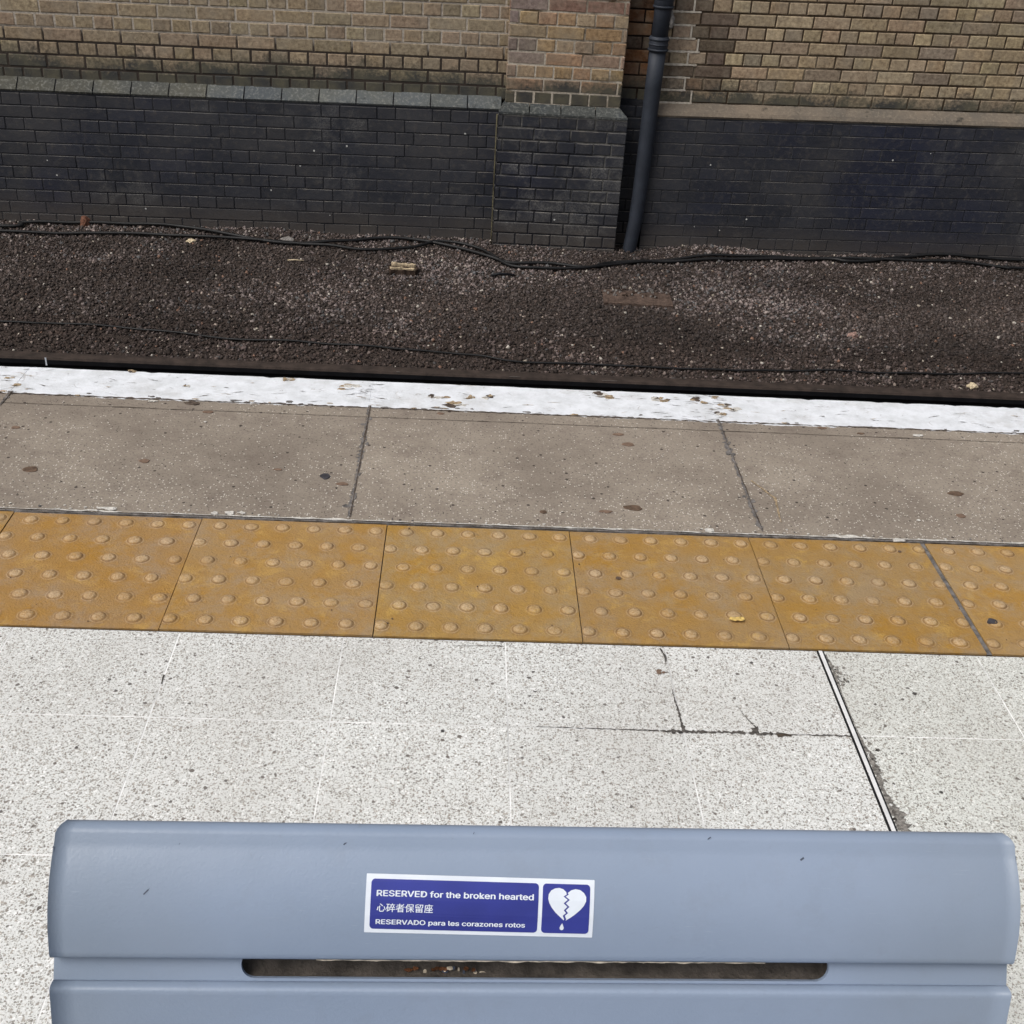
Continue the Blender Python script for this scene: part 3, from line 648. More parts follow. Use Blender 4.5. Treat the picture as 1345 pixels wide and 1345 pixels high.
# buried board
bx, by = 1.955, 4.58; root = empty('flat_board', (bx, by, bedz(bx, by)), R(-2)); tag(root, 'flat brown board half buried in the ballast in front of the pier', 'board')
m = MB(); n = 14; vs = []; fs = []
for j in range(7):
    for i in range(n+1):
        x = -.20+.40*i/n+.006*noise.noise(Vector((j*.9, 4, 0))); y = -.13+.25*j/6+.006*noise.noise(Vector((i*.8, 0, 0)))
        vs.append((x, y, .016+.004*noise.noise(Vector((x*14, y*14, 0)))-(.0 if j < 5 else .006*(j-4))))
for j in range(6):
    for i in range(n): fs.append((j*(n+1)+i, j*(n+1)+i+1, (j+1)*(n+1)+i+1, (j+1)*(n+1)+i))
b0 = len(vs); vs += [(v[0], v[1], -.03) for v in vs[:n+1]]
for i in range(n): fs.append((b0+i, b0+i+1, i+1, i))
m.add(vs, fs); m.build('board_panel', 'board', root)
m = MB()
for k in range(40): 
    x, y = random.uniform(-.19, .19), random.uniform(-.02, .12); m.blob(x, y, random.uniform(.004, .010), random.uniform(.004, .008), .022+random.uniform(0, .006), random.choice((0, 1)), 7, .5, th=.008)
o = m.build('loose_grit', ['stone_grey', 'wood_dark'], root); o['kind'] = 'stuff'
m = MB(); m.tube([(-.045, 0, .02), (0, .004, .024), (.05, .0, .021)], .0035, 6); o = m.build('twig', 'stone_pale'); o.location = (-.058, 4.933, bedz(-.058, 4.933)); tag(o, 'pale thin twig lying on the ballast left of the wood block', 'twig')
m = MB(); m.tube([(-.07, -.01, .014), (-.02, .004, .022), (.07, .012, .016)], [.008, .010, .006], 7); o = m.build('stick', 'rail_black'); o.location = (1.182, 4.855, bedz(1.182, 4.855)); tag(o, 'short black stick on the ballast in front of the pier', 'stick')
# dry leaf on a tactile tile
m = MB(); n = 12; vs = [(0, 0, .0045)]
for k in range(n):
    q = 2*math.pi*k/n; r = (.0105+.004*math.cos(2*q)+random.uniform(-.002, .002)); vs.append((r*math.cos(q)*1.1, r*math.sin(q)*.85, .0022+.002*random.random()))
m.add(vs+[(x, y, z-.0008) for x, y, z in vs], [(0, 1+k, 1+(k+1) % n) for k in range(n)]+[(n+1, n+2+(k+1) % n, n+2+k) for k in range(n)]+[(1+k, n+2+k, n+2+(k+1) % n, 1+(k+1) % n) for k in range(n)])
o = m.build('leaf', 'leaf_dry'); o.location = (1.513, .083, .0050); tag(o, 'small dry yellow leaf lying on a yellow tactile tile', 'leaf')

# ------------------------------------------------------------------ brick walls
YU, YB = 5.53, 5.47
LB = [(173, 156, 131), (177, 160, 133), (170, 154, 130), (177, 158, 134), (167, 152, 129), (178, 164, 136), (175, 158, 130)]
RB = [(191, 172, 140), (186, 167, 140), (196, 177, 145), (184, 165, 140), (176, 160, 133), (200, 182, 151), (190, 168, 138), (168, 153, 132)]
PB = [(195, 167, 129), (188, 161, 123), (183, 154, 124), (192, 158, 126), (186, 164, 136), (179, 155, 134), (186, 155, 120)]
CB = [(123, 86, 62), (106, 81, 64), (136, 97, 68), (92, 77, 66)]
def lc(u, v): return pal(LB, .10)
def rc(u, v):
    if u < 2.45 and random.random() < .5: return pal([(140, 124, 106), (124, 110, 96), (148, 126, 104)], .10)
    return pal(RB, .10)
def bk(u, v): w = random.uniform(.86, 1.14); return (w, w, w)
def flat(mb, x0, x1, z0, z1, y, mi=0): mb.add([(x0, y, z0), (x1, y, z0), (x1, y, z1), (x0, y, z1)], [(0, 1, 2, 3)], mi)
X, N_ = (1, 0, 0), (0, -1, 0)
ZT = 2.95
def plinth_coping(root, x0, x1, z0, mats, bricks, y0=YB, y1=YU, ph=-1.076, L=.2235, dz=.066):
    m = MB()
    if bricks:
        k = math.floor((x0-ph)/L)
        while ph+k*L < x1:
            a, b = max(x0, ph+k*L+.003), min(x1, ph+(k+1)*L-.003); k += 1
            if b-a < .02: continue
            w = random.uniform(.88, 1.12); j = random.uniform(-.002, .002); c = (w, w, w)
            if a < -.72: c = (w*.80, w*.74, w*.64)
            vs = [(a, y0+.001, z0-.006+j), (b, y0+.001, z0-.006+j), (a, y0-.004+j, z0+.004), (b, y0-.004+j, z0+.004), (a+.002, y0+.004+j, z0+.014), (b-.002, y0+.004+j, z0+.014), (a, y1+.002, z0+dz+j), (b, y1+.002, z0+dz+j)]
            m.add(vs, [(0, 1, 3, 2), (2, 3, 5, 4), (4, 5, 7, 6), (0, 2, 4, 6), (1, 7, 5, 3)], 0, c)
        m.add([(x0, y0+.003, z0), (x1, y0+.003, z0), (x1, y1+.003, z0+dz-.006), (x0, y1+.003, z0+dz-.006)], [(0, 1, 2, 3)], 1)
    else:
        n = int((x1-x0)/.03); vs = []
        for i in range(n+1):
            x = x0+(x1-x0)*i/n; nn = lambda s, q: .004*noise.noise(Vector((x*s, q, 0)))
            vs += [(x, y0+.002, z0-.008+nn(6, 1)), (x, y0-.005+nn(8, 2), z0+.004), (x, y0+.008+nn(5, 3), z0+.026+nn(3, 3)), (x, y1-.01+nn(7, 5), z0+dz-.008+nn(9, 7)), (x, y1+.004, z0+dz+nn(8, 8))]
        m.add(vs, [(i*5+k, (i+1)*5+k, (i+1)*5+k+1, i*5+k+1) for i in range(n) for k in range(4)], 0, (1, 1, 1), False)
    return m.build('plinth_coping', mats, root)

# left wall
root = empty('brick_wall', (0, 0, 0)); tag(root, 'long stretch of greyish brown brick wall with black painted plinth left of the pier', 'brick wall')
m = MB(); brickwork(m, (0, YU, 0), X, N_, XL, 1.19, -.1225, 41, .0755, .2255, .015, -.021, True, lc, .0105, bev=.004); flat(m, XL, 1.19, -.125, ZT, YU+.0035, 1)
m.build('upper_brickwork', ['brick', 'mortar_left'], root)
m = MB(); brickwork(m, (0, YB, 0), X, N_, XL, 1.14, -.182-.0727*13, 13, .0727, .2235, -1.005, -.95, True, bk, .006, bev=.0024, rel=.0045, merge=.3); flat(m, XL, 1.14, -1.3, -.165, YB+.0020, 1)
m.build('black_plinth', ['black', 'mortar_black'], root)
plinth_coping(root, XL, 1.14, -.168, ['coping_brick', 'mortar_black'], True)
# right wall
root = empty('brick_wall', (2.09, 0, 0)); tag(root, 'yellow brown brick wall with black painted plinth and mortar ledge right of the drainpipe', 'brick wall')
def under(o, r): o.parent = r; o.location = -Vector(r.location); return o
m = MB(); brickwork(m, (0, YU, 0), X, N_, 2.088, XR, -.157, 42, .0735, .2235, 2.295, 2.357-.1115*2, True, rc); flat(m, 2.088, XR, -.16, ZT, YU+.007, 1)
m.add([(2.086, YU+.005, -.1), (2.086, 5.80, -.1), (2.086, 5.80, ZT), (2.086, YU+.005, ZT)], [(0, 1, 2, 3)], 1)
# repointed strip of pale mortar beside the pipe (proud joints)
for r in range(0, 42):
    z = -.157+.0735*r; hd = r % 2 == 0
    e = (2.30 if r % 4 < 2 else 2.27)+random.uniform(-.03, .03)
    vs = []; n = 14
    for i in range(n+1):
        x = 2.088+(e-2.088)*i/n; h = .0058+random.uniform(-.0018, .0018)
        vs += [(x, YU-.0035, z-h), (x, YU-.0035, z+h)]
    m.add(vs, [(2*i, 2*i+2, 2*i+3, 2*i+1) for i in range(n)], 2)
    for x in ((2.134+.1115, ) if hd else (2.295,)):
        if x < e+.02: m.add([(x-.005, YU-.003, z), (x+.006, YU-.003, z), (x+.005, YU-.003, z+.0735), (x-.006, YU-.003, z+.0735)], [(0, 1, 2, 3)], 2)
o = m.build('upper_brickwork', ['brick', 'mortar_right', 'mortar_white'], root); under(o, root)
m = MB(); brickwork(m, (0, YB, 0), X, N_, 2.075, XR, -.168-.0727*13, 13, .0727, .2235, 2.35, 2.40, True, bk, .005, bev=.0020, rel=.004, merge=.4); flat(m, 2.075, XR, -1.3, -.15, YB+.0014, 1)
m.add([(2.074, YB, -1.3), (2.074, 5.80, -1.3), (2.074, 5.80, -.15), (2.074, YB, -.15)], [(0, 1, 2, 3)], 1)
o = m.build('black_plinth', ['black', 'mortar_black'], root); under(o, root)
o = plinth_coping(root, 2.076, XR, -.152, ['coping_mortar'], False, dz=.068); under(o, root)
# recessed brickwork behind the pipe
YR = 5.60
root = empty('recessed_brickwork', (1.98, YR, 0)); tag(root, 'dark narrow recess of brown brick behind the drainpipe, beside the pier', 'brick recess')
m = MB(); brickwork(m, (0, YR, 0), X, N_, 1.78, 2.10, -.10, 40, .0745, .2235, 1.80, 1.86, True, lambda u, v: pal(CB, .15)); flat(m, 1.75, 2.12, -.1, ZT, YR+.006, 1)
o = m.build('recess_bricks', ['brick', 'mortar_recess'], root); under(o, root)
m = MB(); brickwork(m, (0, YR-.03, 0), X, N_, 1.78, 2.10, -.12-.0727*13, 13, .0727, .2235, 1.80, 1.86, True, bk, .007, rel=.006); flat(m, 1.75, 2.12, -1.3, -.10, YR-.027, 1)
m.add([(1.75, YR-.03, -.12), (2.12, YR-.03, -.12), (2.12, YR+.01, -.08), (1.75, YR+.01, -.08)], [(0, 1, 2, 3)], 1)
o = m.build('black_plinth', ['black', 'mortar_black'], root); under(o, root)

# pier
YPU, YPB = 5.465, 5.405
root = empty('brick_pier', (1.51, YPB, -1)); tag(root, 'projecting brick pier of orange brown brick on a black chamfered plinth', 'brick pier')
def pcol(u, v):
    if u < 1.33 and v > .1 and random.random() < .75: return pal([(168, 152, 142), (156, 142, 134), (180, 166, 152)], .1)
    if v > .36: return pal([(162, 130, 112), (150, 122, 108), (172, 142, 118)], .12)
    return pal(PB, .12)
m = MB(); brickwork(m, (0, YPU, 0), X, N_, 1.163, 1.860, -.125, 41, .0745, .2235, 1.163, 1.220, True, pcol, .009)
brickwork(m, (1.163, YPU, 0), (0, 1, 0), (-1, 0, 0), 0, .09, -.125, 41, .0745, .2235, 0, .0, False, pcol, .009)
brickwork(m, (1.860, YPU, 0), (0, 1, 0), (1, 0, 0), 0, .16, -.125, 41, .0745, .2235, 0, .0, False, pcol, .009)
m.box((1.168, YPU+.003, -.14), (1.855, 5.72, ZT), 1)
o = m.build('upper_brickwork', ['brick', 'mortar_pier'], root); under(o, root)
m = MB(); brickwork(m, (0, YPB, 0), X, N_, 1.122, 1.908, -.252-.0725*11, 12, .0725, .2235, 1.122, 1.155, False, bk, .008, rel=.007)
brickwork(m, (1.122, YPB, 0), (0, 1, 0), (-1, 0, 0), 0, .08, -.252-.0725*11, 12, .0725, .2235, 0, 0, False, bk, .008, rel=.007)
brickwork(m, (1.908, YPB, 0), (0, 1, 0), (1, 0, 0), 0, .20, -.252-.0725*11, 12, .0725, .2235, 0, 0, False, bk, .008, rel=.007)
m.box((1.126, YPB+.004, -1.3), (1.904, 5.72, -.185), 1)
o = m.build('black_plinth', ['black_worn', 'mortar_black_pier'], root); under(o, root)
# chamfered top: front bevel with clipped corners
m = MB(); z0, z1 = -.178, -.122; cuts = [1.122, 1.31, 1.50, 1.71, 1.908]
for i in range(4):
    a, b = cuts[i]+.003, cuts[i+1]-.003; w = random.uniform(.7, 1.0)
    ta = a+.042 if i == 0 else a; tb = b-.048 if i == 3 else b
    m.add([(a, YPB-.003, z0), (b, YPB-.003, z0), (a, YPB-.003, z0+.012), (b, YPB-.003, z0+.012), (ta, YPU+.004, z1), (tb, YPU+.004, z1)], [(0, 1, 3, 2), (2, 3, 5, 4)], 0, (w*.62, w*.64, w*.66))
    if i == 0: m.add([(a, YPB-.003, z0), (a, YPB-.003, z0+.012), (ta, YPU+.004, z1), (a+.04, 5.6, z1), (a, 5.6, z0)], [(0, 1, 2, 3, 4)], 0, (w*.6, w*.6, w*.6))
    if i == 3: m.add([(b, YPB-.003, z0), (b, YPB-.003, z0+.012), (tb, YPU+.004, z1), (b-.045, 5.6, z1), (b, 5.6, z0)], [(0, 4, 3, 2, 1)], 0, (w*.6, w*.6, w*.6))
m.box((1.125, YPB, z0-.01), (1.905, 5.6, z0+.010), 1)
o = m.build('chamfered_coping', ['coping_brick', 'mortar_black_pier'], root); under(o, root)
m = MB(); m.tube([(1.116+.002*noise.noise(Vector((k, 0, 0))), YPB-.002, -1.0+.082*k) for k in range(11)], [.004+.0015*noise.noise(Vector((k*1.3, 4, 0))) for k in range(11)], 6)
o = m.build('sealant_line', 'sealant', root); under(o, root)
# the walls are sheared slightly in height to mimic lens distortion
for o in list(COL.objects):
    if o.parent and o.parent.name.startswith('brick_wall') and o.type == 'MESH':
        k, x0 = (.012, 1.12) if o.parent.name == 'brick_wall' else (.020, 2.22)
        n = len(o.data.vertices); a = np.zeros(n*3); o.data.vertices.foreach_get('co', a); a = a.reshape(-1, 3); a[:, 2] += k*(a[:, 0]-x0)*(a[:, 2] < 2.7); o.data.vertices.foreach_set('co', a.ravel()); o.data.update()
# mass of the wall behind the brick faces, so nothing is paper thin
root = empty('wall_core', (1.5, 5.9, -1.2)); tag(root, 'rough backing of the brick wall, topped by a flat stone capping', 'wall backing')
m = MB(); m.box((XL-20, 5.615, -1.2), (XR+20, 6.1, ZT-.02)); o = m.build('backing', 'dark_plaster', root); under(o, root)
m = MB(); m.box((XL-20, 5.40, ZT), (XR+20, 6.15, ZT+.09), bev=.01); o = m.build('capping', 'coping_mortar', root); under(o, root)

# ------------------------------------------------------------------ drainpipe
root = empty('drainpipe', (2.0, 5.44, -1.0)); tag(root, 'dark blue grey cast iron drainpipe running down between the pier and the right wall', 'drainpipe')
YP = 5.445
def ring(m, x, y, z0, z1, r0, n=24, bulge=0): m.tube([(x, y, z0), (x, y, z0+.002), (x, y, (z0+z1)/2), (x, y, z1-.002), (x, y, z1)], [r0*.94, r0, r0*(1+bulge), r0, r0*.94], n)
m = MB(); m.tube([(2.004, YP, -1.06), (2.010, YP, -.97), (2.028, YP, -.80), (2.036, YP, -.60), (2.040, YP, -.3), (2.044, YP, .02), (2.047, YP, .25)], [.043, .043, .044, .046, .047, .049, .050], 24)
m.tube([(2.047, YP, .24), (2.050, YP, .47), (2.056, YP, 2.9)], [.049, .050, .050], 24)
o = m.build('pipe', 'pipe_paint', root); under(o, root)
for (z0, z1) in ((.215, .300), (.450, .560), (1.65, 1.75)):
    m = MB(); xx = 2.047 if z0 < .4 else 2.051
    ring(m, xx, YP, z0, z1, .0565); ring(m, xx, YP, z0+.006, z0+.018, .062); ring(m, xx, YP, z1-.020, z1-.008, .062); ring(m, xx, YP, (z0+z1)/2-.006, (z0+z1)/2+.004, .0595)
    o = m.build('socket_collar', 'pipe_paint', root); under(o, root)
    if z0 > .4:
        m = MB(); m.box((2.02, YP+.02, z0+.01), (2.08, YR, z0+.05), bev=.004); o = m.build('bracket', 'pipe_paint', root); under(o, root)
m = MB(); m.tube([(2.098, YP+.03, .445), (2.108, YP-.005, .40), (2.104, YP-.012, .355), (2.092, YP, .335)], [.010, .017, .015, .006], 8)
o = m.build('fixing_lug', 'stone_grey', root); under(o, root)

# ------------------------------------------------------------------ bench
TH = R(31.0)
ES = Vector((0, -math.sin(TH), -math.cos(TH))); EN = Vector((0, -math.cos(TH), math.sin(TH)))
K = .0005565                                                    # metres per photo pixel on the face of the back
bench = empty('bench', (1.0222, -1.145, 0), R(.384+.22))
tag(bench, 'pale blue grey metal bench back with a long slot and a sticker, facing the track', 'bench')
TOP = Vector((0, 0, .7055))
HW = .3563
def fp(x, s, n=0.): return TOP+Vector((x, 0, 0))+ES*s+EN*n
def sweep(prof, wf, nx=40, cap=True, bulge=0.):
    """prof: (s, n) outline; wf(s): half width"""
    vs = []; fs = []; m = len(prof)
    for i in range(nx+1):
        u = -1+2*i/nx
        for (s, n) in prof:
            w = wf(s); vs.append(fp(u*w, s, n))
    for i in range(nx):
        for k in range(m): fs.append((i*m+k, (i+1)*m+k, (i+1)*m+(k+1) % m, i*m+(k+1) % m))
    fs += [tuple(range(m))[::-1], tuple(nx*m+k for k in range(m))]
    return vs, fs
def wtop(s):
    r = .012
    if s < r: return HW-.0095+.0065*math.sqrt(max(0, 1-((r-s)/r)**2))
    return min(HW, HW-.003+.003*(s-r)/.03)-.0030*min(1, max(0, (s-r)/.03))
# upper panel: bull-nosed top, gently convex face, returned bottom lip
pr = []
for k in range(9):
    q = R(150-k*150/8)                                          # from the back, over the top, to the face
    pr.append((.010-.010*math.sin(q)*1.0, -.010+.010*math.cos(q)*-1*-1 if False else -.010+.010*math.cos(q)))
pr = [(.010-.010*math.sin(R(a)), -.0105+.010*math.cos(R(a))) for a in (180, 155, 130, 105, 80, 58, 38, 20)]
face = [(.013, -.0016), (.018, .0008), (.026, .0038), (.036, .0067), (.048, .0086), (.060, .0088), (.072, .0075), (.083, .0049), (.090, .0030), (.0938, .0017), (.0955, -.0004)]
back = [(.0985, -.0050), (.090, -.0040), (.060, -.0015), (.030, -.005), (.016, -.0110)]
vs, fs = sweep(pr+face+[(.0957, -.0105), (.092, -.0125), (.05, -.0125)], wtop, 60)
m = MB(); m.add(vs, fs, 0, (1, 1, 1), True)
def mark(pts, w, mi=1, n=.0051):
    """fine scratch on the face: photo-scale coordinates on the panel"""
    for (a, b) in zip(pts, pts[1:]):
        a = Vector(a); b = Vector(b); d = (b-a).normalized(); p = Vector((-d.y, d.x))*w/2
        z = lambda s: np.interp(s, [q[0] for q in face], [q[1] for q in face])+.00015
        m.add([fp(v.x, v.y, z(v.y)) for v in (a-p, a+p, b+p, b-p)], [(0, 1, 2, 3)], mi)
def bxy(px, py):                                                # face position measured from the top edge line
    return ((px-701)*K+(py-1088)*K*.0177, (py-(1077+(px-79)*.0177))*K)
for (p, q, w) in (((184, 1163), (190, 1157), .0012), ((190, 1157), (225, 1103), .0003), ((290, 1100), (296, 1096), .0012), ((435, 1106), (441, 1101), .0013), ((1039, 1128), (1044, 1125), .0016), ((604, 1093), (605, 1090), .0005), ((915, 1101), (919, 1098), .0008)):
    mark([bxy(*p), bxy(*q)], w*.8)
up = m.build('backrest_panel', ['bench', 'scratch'], bench)
ed = up.modifiers.new('smooth', 'WEIGHTED_NORMAL') if False else None
for p in up.data.polygons:
    if len(p.vertices) > 6: p.use_smooth = False
# dark chipped ends of the panel
for (sx, s0, s1) in ((-1, .016, .024), (-1, .046, .049), (1, .014, .032), (1, .048, .058), (1, .062, .075)):
    m = MB(); w = wtop(s0)+.0006; m.add([fp(sx*(w-.0016), s0, .0012+(.003 if s0 > .04 else 0)), fp(sx*(w), s0, -.001), fp(sx*(w+.0002), s1, -.001), fp(sx*(wtop(s1)-.0012), s1, .0022+(.003 if s0 > .04 else 0))], [(0, 1, 2, 3)]); m.build('chipped_end', 'scratch', bench)
# worn bright lip along the bottom of the upper panel over the slot
m = MB(); n = 120; vs = []
for i in range(n+1):
    x = -.165+.33*i/n; a = .0958+.0003*random.random(); b = a+.0004+.0014*max(0, noise.noise(Vector((i*.22, 0, 0)))+.35)*(1-abs(i/n-.5)*1.2)
    vs += [fp(x, a-.0006, .0002), fp(x, b, -.0012), fp(x, b, -.0060)]
m.add(vs, [(3*i+k, 3*i+3+k, 3*i+4+k, 3*i+1+k) for i in range(n) for k in (0, 1)])
m.build('worn_lip', 'worn_lip', bench)
# groove strip with the stadium slot cut through it
G0, G1, SL0, SL1 = .0895, .1168, .0930, .1128
sx0, sx1 = (306-701)*K, (1089-701)*K; hw = HW-.0030; nd = -.0088
r = (SL1-SL0)/2; cs = (SL0+SL1)/2
hole = [(sx0+r-r*math.sin(math.pi*k/12), cs-r*math.cos(math.pi*k/12)) for k in range(13)]+[(sx1-r+r*math.sin(math.pi*k/12), cs+r*math.cos(math.pi*k/12)) for k in range(13)]
bm = bmesh.new()
def loop(pts, n): 
    V = [bm.verts.new(fp(x, s, n)) for x, s in pts]; return V, [bm.edges.new((V[i], V[(i+1) % len(V)])) for i in range(len(V))]
outer = [(-hw, G0), (hw, G0), (hw, G1), (-hw, G1)]
_, e1 = loop(outer, nd); hv, e2 = loop(hole, nd)
bmesh.ops.triangle_fill(bm, use_beauty=True, edges=e1+e2)
hb = [bm.verts.new(fp(x, s, nd-.0035)) for x, s in hole]
for i in range(len(hv)): bm.faces.new((hv[i], hv[(i+1) % len(hv)], hb[(i+1) % len(hv)], hb[i]))
bm.normal_update(); m = MB(); m.bm(bm); m.build('slotted_strip', 'bench', bench)
# inside of the hollow behind the slot
m = MB(); pr2 = [(SL0-.008, nd-.0045), (SL0-.006, nd-.016), (cs, nd-.018), (SL1-.001, nd-.0125), (SL1+.0025, nd-.0040)]
nx = 60; vs = []
for i in range(nx+1):
    x = sx0-.018+(sx1-sx0+.036)*i/nx
    for s, n in pr2: vs.append(fp(x, s+.0006*noise.noise(Vector((x*60, s*50, 0))), n+.001*noise.noise(Vector((x*40, s*90, 3)))))
m.add(vs, [(i*5+k, (i+1)*5+k, (i+1)*5+k+1, i*5+k+1) for i in range(nx) for k in range(4)]+[(4, 3, 2, 1, 0), tuple(nx*5+k for k in range(5))], 0, smooth=True)
for i in range(22): 
    x = -.10+.06*random.random() if i < 22 else random.uniform(sx0+.02, sx1-.02); s = SL1-random.uniform(.0005, .004); w = random.uniform(.0008, .0035)
    nq = 8; ph = random.random()*6; kz = .00002*i
    m.add([fp(x+w*math.cos(6.283*q/nq)*random.uniform(.7, 1.1), s+.0011*math.sin(6.283*q/nq)*random.uniform(.6, 1.1), nd-.0110+.0014*math.sin(6.283*q/nq)+kz) for q in range(nq)], [tuple(range(nq))], random.choice((1, 1, 2, 3, 0)))
m.build('slot_lining', ['slot_inside', 'rust_spot', 'worn_lip', 'scratch'], bench)
# lower panel with a rounded top edge; below the picture it curves into the seat
cv = [(.1146, -.0100), (.1152, -.0056), (.1163, -.0026), (.1177, -.0008), (.1194, -.0004), (.1225, -.0012), (.14, -.0058), (.17, -.0125), (.20, -.019), (.215, -.023), (.220, -.027), (.220, -.034), (.17, -.025), (.13, -.0140)]
vs, fs = sweep(cv, lambda s: HW-.0030-.010*max(0, s-.12), 40); m = MB(); m.add(vs, fs, 0, (1, 1, 1), True)
lo = m.build('backrest_panel', ['bench'], bench); tag(lo, label='lower backrest panel below the long slot')
for p in lo.data.polygons:
    if len(p.vertices) > 6: p.use_smooth = False
# side frame bars behind the panels, seat and legs
m = MB()
seat_pts = [(-.03-.013*0, .470), (-.16, .440), (-.30, .432), (-.45, .436), (-.52, .440), (-.545, .428)]
vs = []; n = len(seat_pts); L = [(y-.10, z) for y, z in seat_pts]
for x in (-HW+.004, HW-.004):
    vs += [(x, y, z) for y, z in L]+[(x, y, z-.012) for y, z in L[::-1]]
t = 2*n; m.add(vs, [(k, t+k, t+(k+1) % t, (k+1) % t) for k in range(t)]+[tuple(range(t))[::-1], tuple(t+k for k in range(t))], 0)
m.build('seat', 'bench', bench)
for x in (-.22, .22):
    m = MB(); P = [fp(x, .03, -.034), fp(x, .20, -.040), Vector((x, -.14, .455)), Vector((x, -.30, .415)), Vector((x, -.55, .415))]
    m.tube(spline(P, 5), .014, 10); m.build('support_bar', 'bench_leg', bench)
    m = MB(); m.tube([(x, -.33, .42), (x, -.33, .01)], .024, 16); m.box((x-.07, -.42, 0), (x+.07, -.24, .012), bev=.003); m.build('leg', 'bench_leg', bench)

# sticker on the upper panel
SW, SH = 296.5*K, 75*K
_cx = bxy((481.5+777.8+775+479)/4, (1147+1157+1231.6+1222)/4)
cx, cs_ = _cx[0]-.0084, _cx[1]-.0040
a = R(.95)                                                      # a touch askew on the panel
st = MB()
def sp(u, v, n):                                                # u right, v down, from the sticker's centre; follows the face
    x = u*math.cos(a)-v*math.sin(a)+cx; s = u*math.sin(a)+v*math.cos(a)+cs_
    return fp(x, s, float(np.interp(s, [q[0] for q in face], [q[1] for q in face]))+n)
def rrect(u0, v0, u1, v1, r, n, th=.0002, sub=16, mat='sticker_white', name='sticker', parent=None, bm_n=8):
    """rounded rectangle laid on the curved face as strips"""
    m = MB(); rows = []
    vs_ = sorted(set([v0+r*(1-math.cos(R(k*15))) for k in range(7)]+[v1-r*(1-math.cos(R(k*15))) for k in range(7)]+[v0+r+(v1-v0-2*r)*k/sub for k in range(sub+1)]))
    for v in vs_:
        d = max(v0+r-v, v-(v1-r), 0); e = r-math.sqrt(max(0, r*r-d*d)) if r else 0
        rows.append(((u0+e, v), (u1-e, v)))
    V = [sp(*p, n) for row in rows for p in row]; m.add(V, [(2*i, 2*i+1, 2*i+3, 2*i+2) for i in range(len(rows)-1)])
    V2 = [sp(*p, n-th) for row in rows for p in row]; m.add(V+V2, [(2*i, 2*i+2, 2*i+2+len(V), 2*i+len(V)) for i in range(len(rows)-1)]+[(2*i+1, 2*i+1+len(V), 2*i+3+len(V), 2*i+3) for i in range(len(rows)-1)])
    return m.build(name, mat, parent)
U = lambda q: (q-586)/1172*SW
Vv = lambda q: (q-149)/298*SH
stk = rrect(-SW/2, -SH/2, SW/2, SH/2, .0006, .0003, mat='sticker_white', name='sticker', parent=bench); tag(stk, label='white sticker with blue panels reserving the seat for the broken hearted')
rrect(U(26), Vv(23), U(884), Vv(277), .0028, .00052, mat='sticker_blue', name='text_panel', parent=stk)
rrect(U(905), Vv(23), U(1150), Vv(277), .0028, .00052, mat='sticker_blue', name='symbol_panel', parent=stk)
import os
FONT = None
try:                                                            # Blender's own interface typeface, if it is there
    _fp = os.path.join(bpy.utils.resource_path('LOCAL'), 'datafiles', 'fonts', 'Inter.woff2')
    if os.path.exists(_fp): FONT = bpy.data.fonts.load(_fp)
except Exception: FONT = None
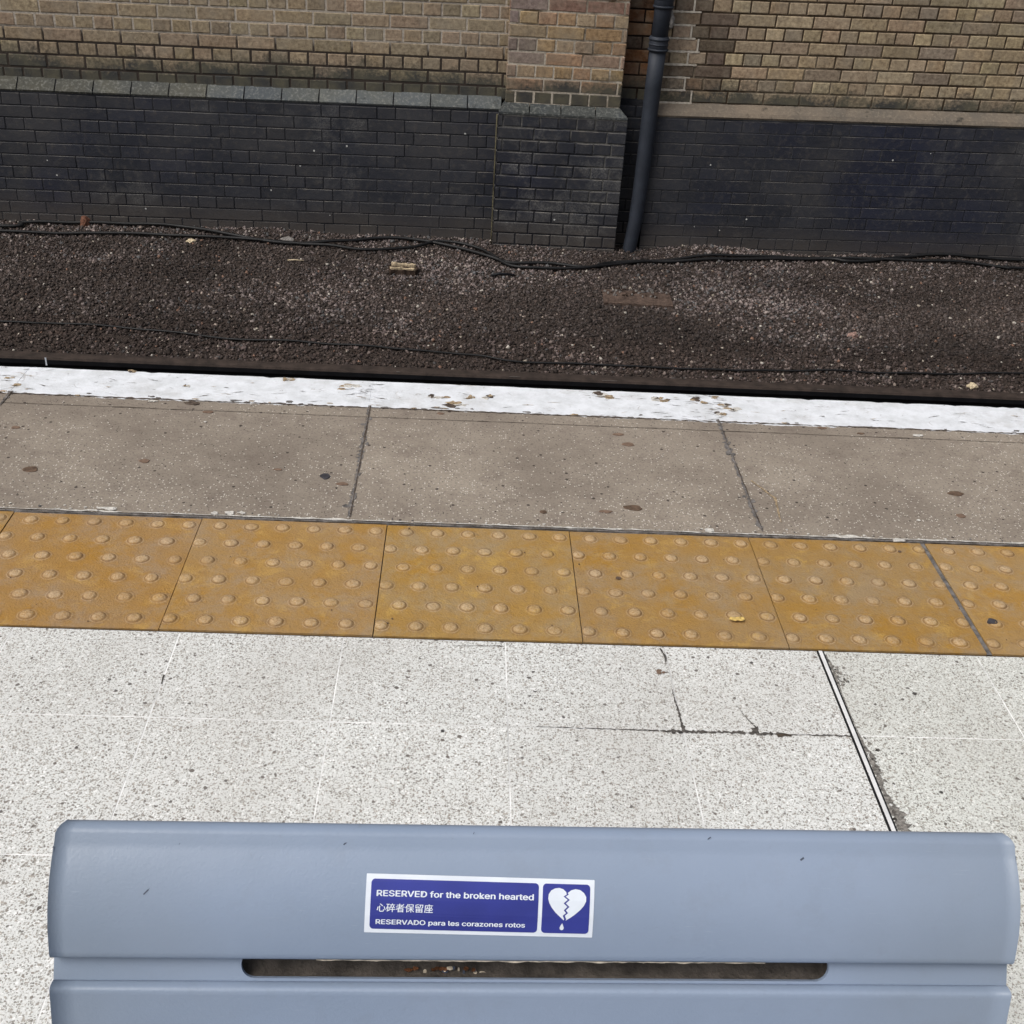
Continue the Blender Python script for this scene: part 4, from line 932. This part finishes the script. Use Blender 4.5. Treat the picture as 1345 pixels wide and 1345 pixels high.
def text(body, u0, u1, v, size, off=0.0, name='lettering', font=True):
    cu = bpy.data.curves.new(name, 'FONT'); cu.body = body; cu.size = 1; cu.resolution_u = 4
    if FONT and font: cu.font = FONT
    o = bpy.data.objects.new('tmp', cu); COL.objects.link(o); dg = bpy.context.evaluated_depsgraph_get(); dg.update()
    me = bpy.data.meshes.new_from_object(o.evaluated_get(dg)); bpy.data.objects.remove(o)
    co = [v_.co.copy() for v_ in me.vertices]; fs = [tuple(p.vertices) for p in me.polygons]; bpy.data.meshes.remove(me)
    x0, x1 = min(c.x for c in co), max(c.x for c in co); sx = (u1-u0)/(x1-x0); m = MB()
    for k, (ax, ay) in enumerate(((0, 0), (off, 0), (-off, 0), (0, off*.6), (0, -off*.6))):     # a heavier weight
        m.add([sp(u0+(c.x+ax-x0)*sx, v-(c.y+ay)*size, .00072+k*.000006) for c in co], fs)
    return m.build(name, 'sticker_white', stk)
text('RESERVED for the broken hearted', U(57), U(858), Vv(106), .0078, .022)
text('\u5fc3\u788e\u8005\u4fdd\u7559\u5ea7', U(60), U(345), Vv(182), .0066, .010, font=False)
text('RESERVADO para les corazones rotos', U(58), U(820), Vv(250), .0067, .021)
# broken heart and tear
def half(side):
    H = [(0, 0)]
    L = [(1015+0, 84)]
    return H
cxh = 1030
zig = [(1030, 62), (1034, 74), (1018, 84), (1040, 100), (1020, 118), (1040, 136), (1022, 154), (1034, 168), (1018, 182), (1026, 200), (1022, 212)]
left = [(1026, 62), (1010, 48), (990, 42), (968, 45), (948, 56), (936, 74), (934, 96), (940, 118), (954, 142), (974, 166), (998, 188), (1018, 206)]
right = [(1034, 66), (1052, 52), (1074, 46), (1098, 50), (1118, 64), (1130, 84), (1130, 106), (1120, 128), (1102, 150), (1078, 172), (1052, 192), (1028, 208)]
def poly(pts, name):
    bm = bmesh.new(); V = [bm.verts.new((U(x), Vv(y), 0)) for x, y in pts]; E_ = [bm.edges.new((V[i], V[(i+1) % len(V)])) for i in range(len(V))]
    bmesh.ops.triangle_fill(bm, use_beauty=True, edges=E_)
    bmesh.ops.subdivide_edges(bm, edges=bm.edges[:], cuts=4, use_grid_fill=True)
    for v in bm.verts: v.co = sp(v.co.x, v.co.y, .00072)
    m = MB(); m.bm(bm); return m.build(name, 'sticker_white', stk)
poly(left[::-1]+[(x-5.5, y) for x, y in zig[1:-1]], 'heart_half'); poly(right[::-1]+[(x+5.5, y) for x, y in zig[1:-1]], 'heart_half')
poly([(1012, 222), (1018, 236), (1022, 248), (1018, 257), (1010, 260), (1002, 256), (999, 247), (1004, 235)], 'tear_drop')
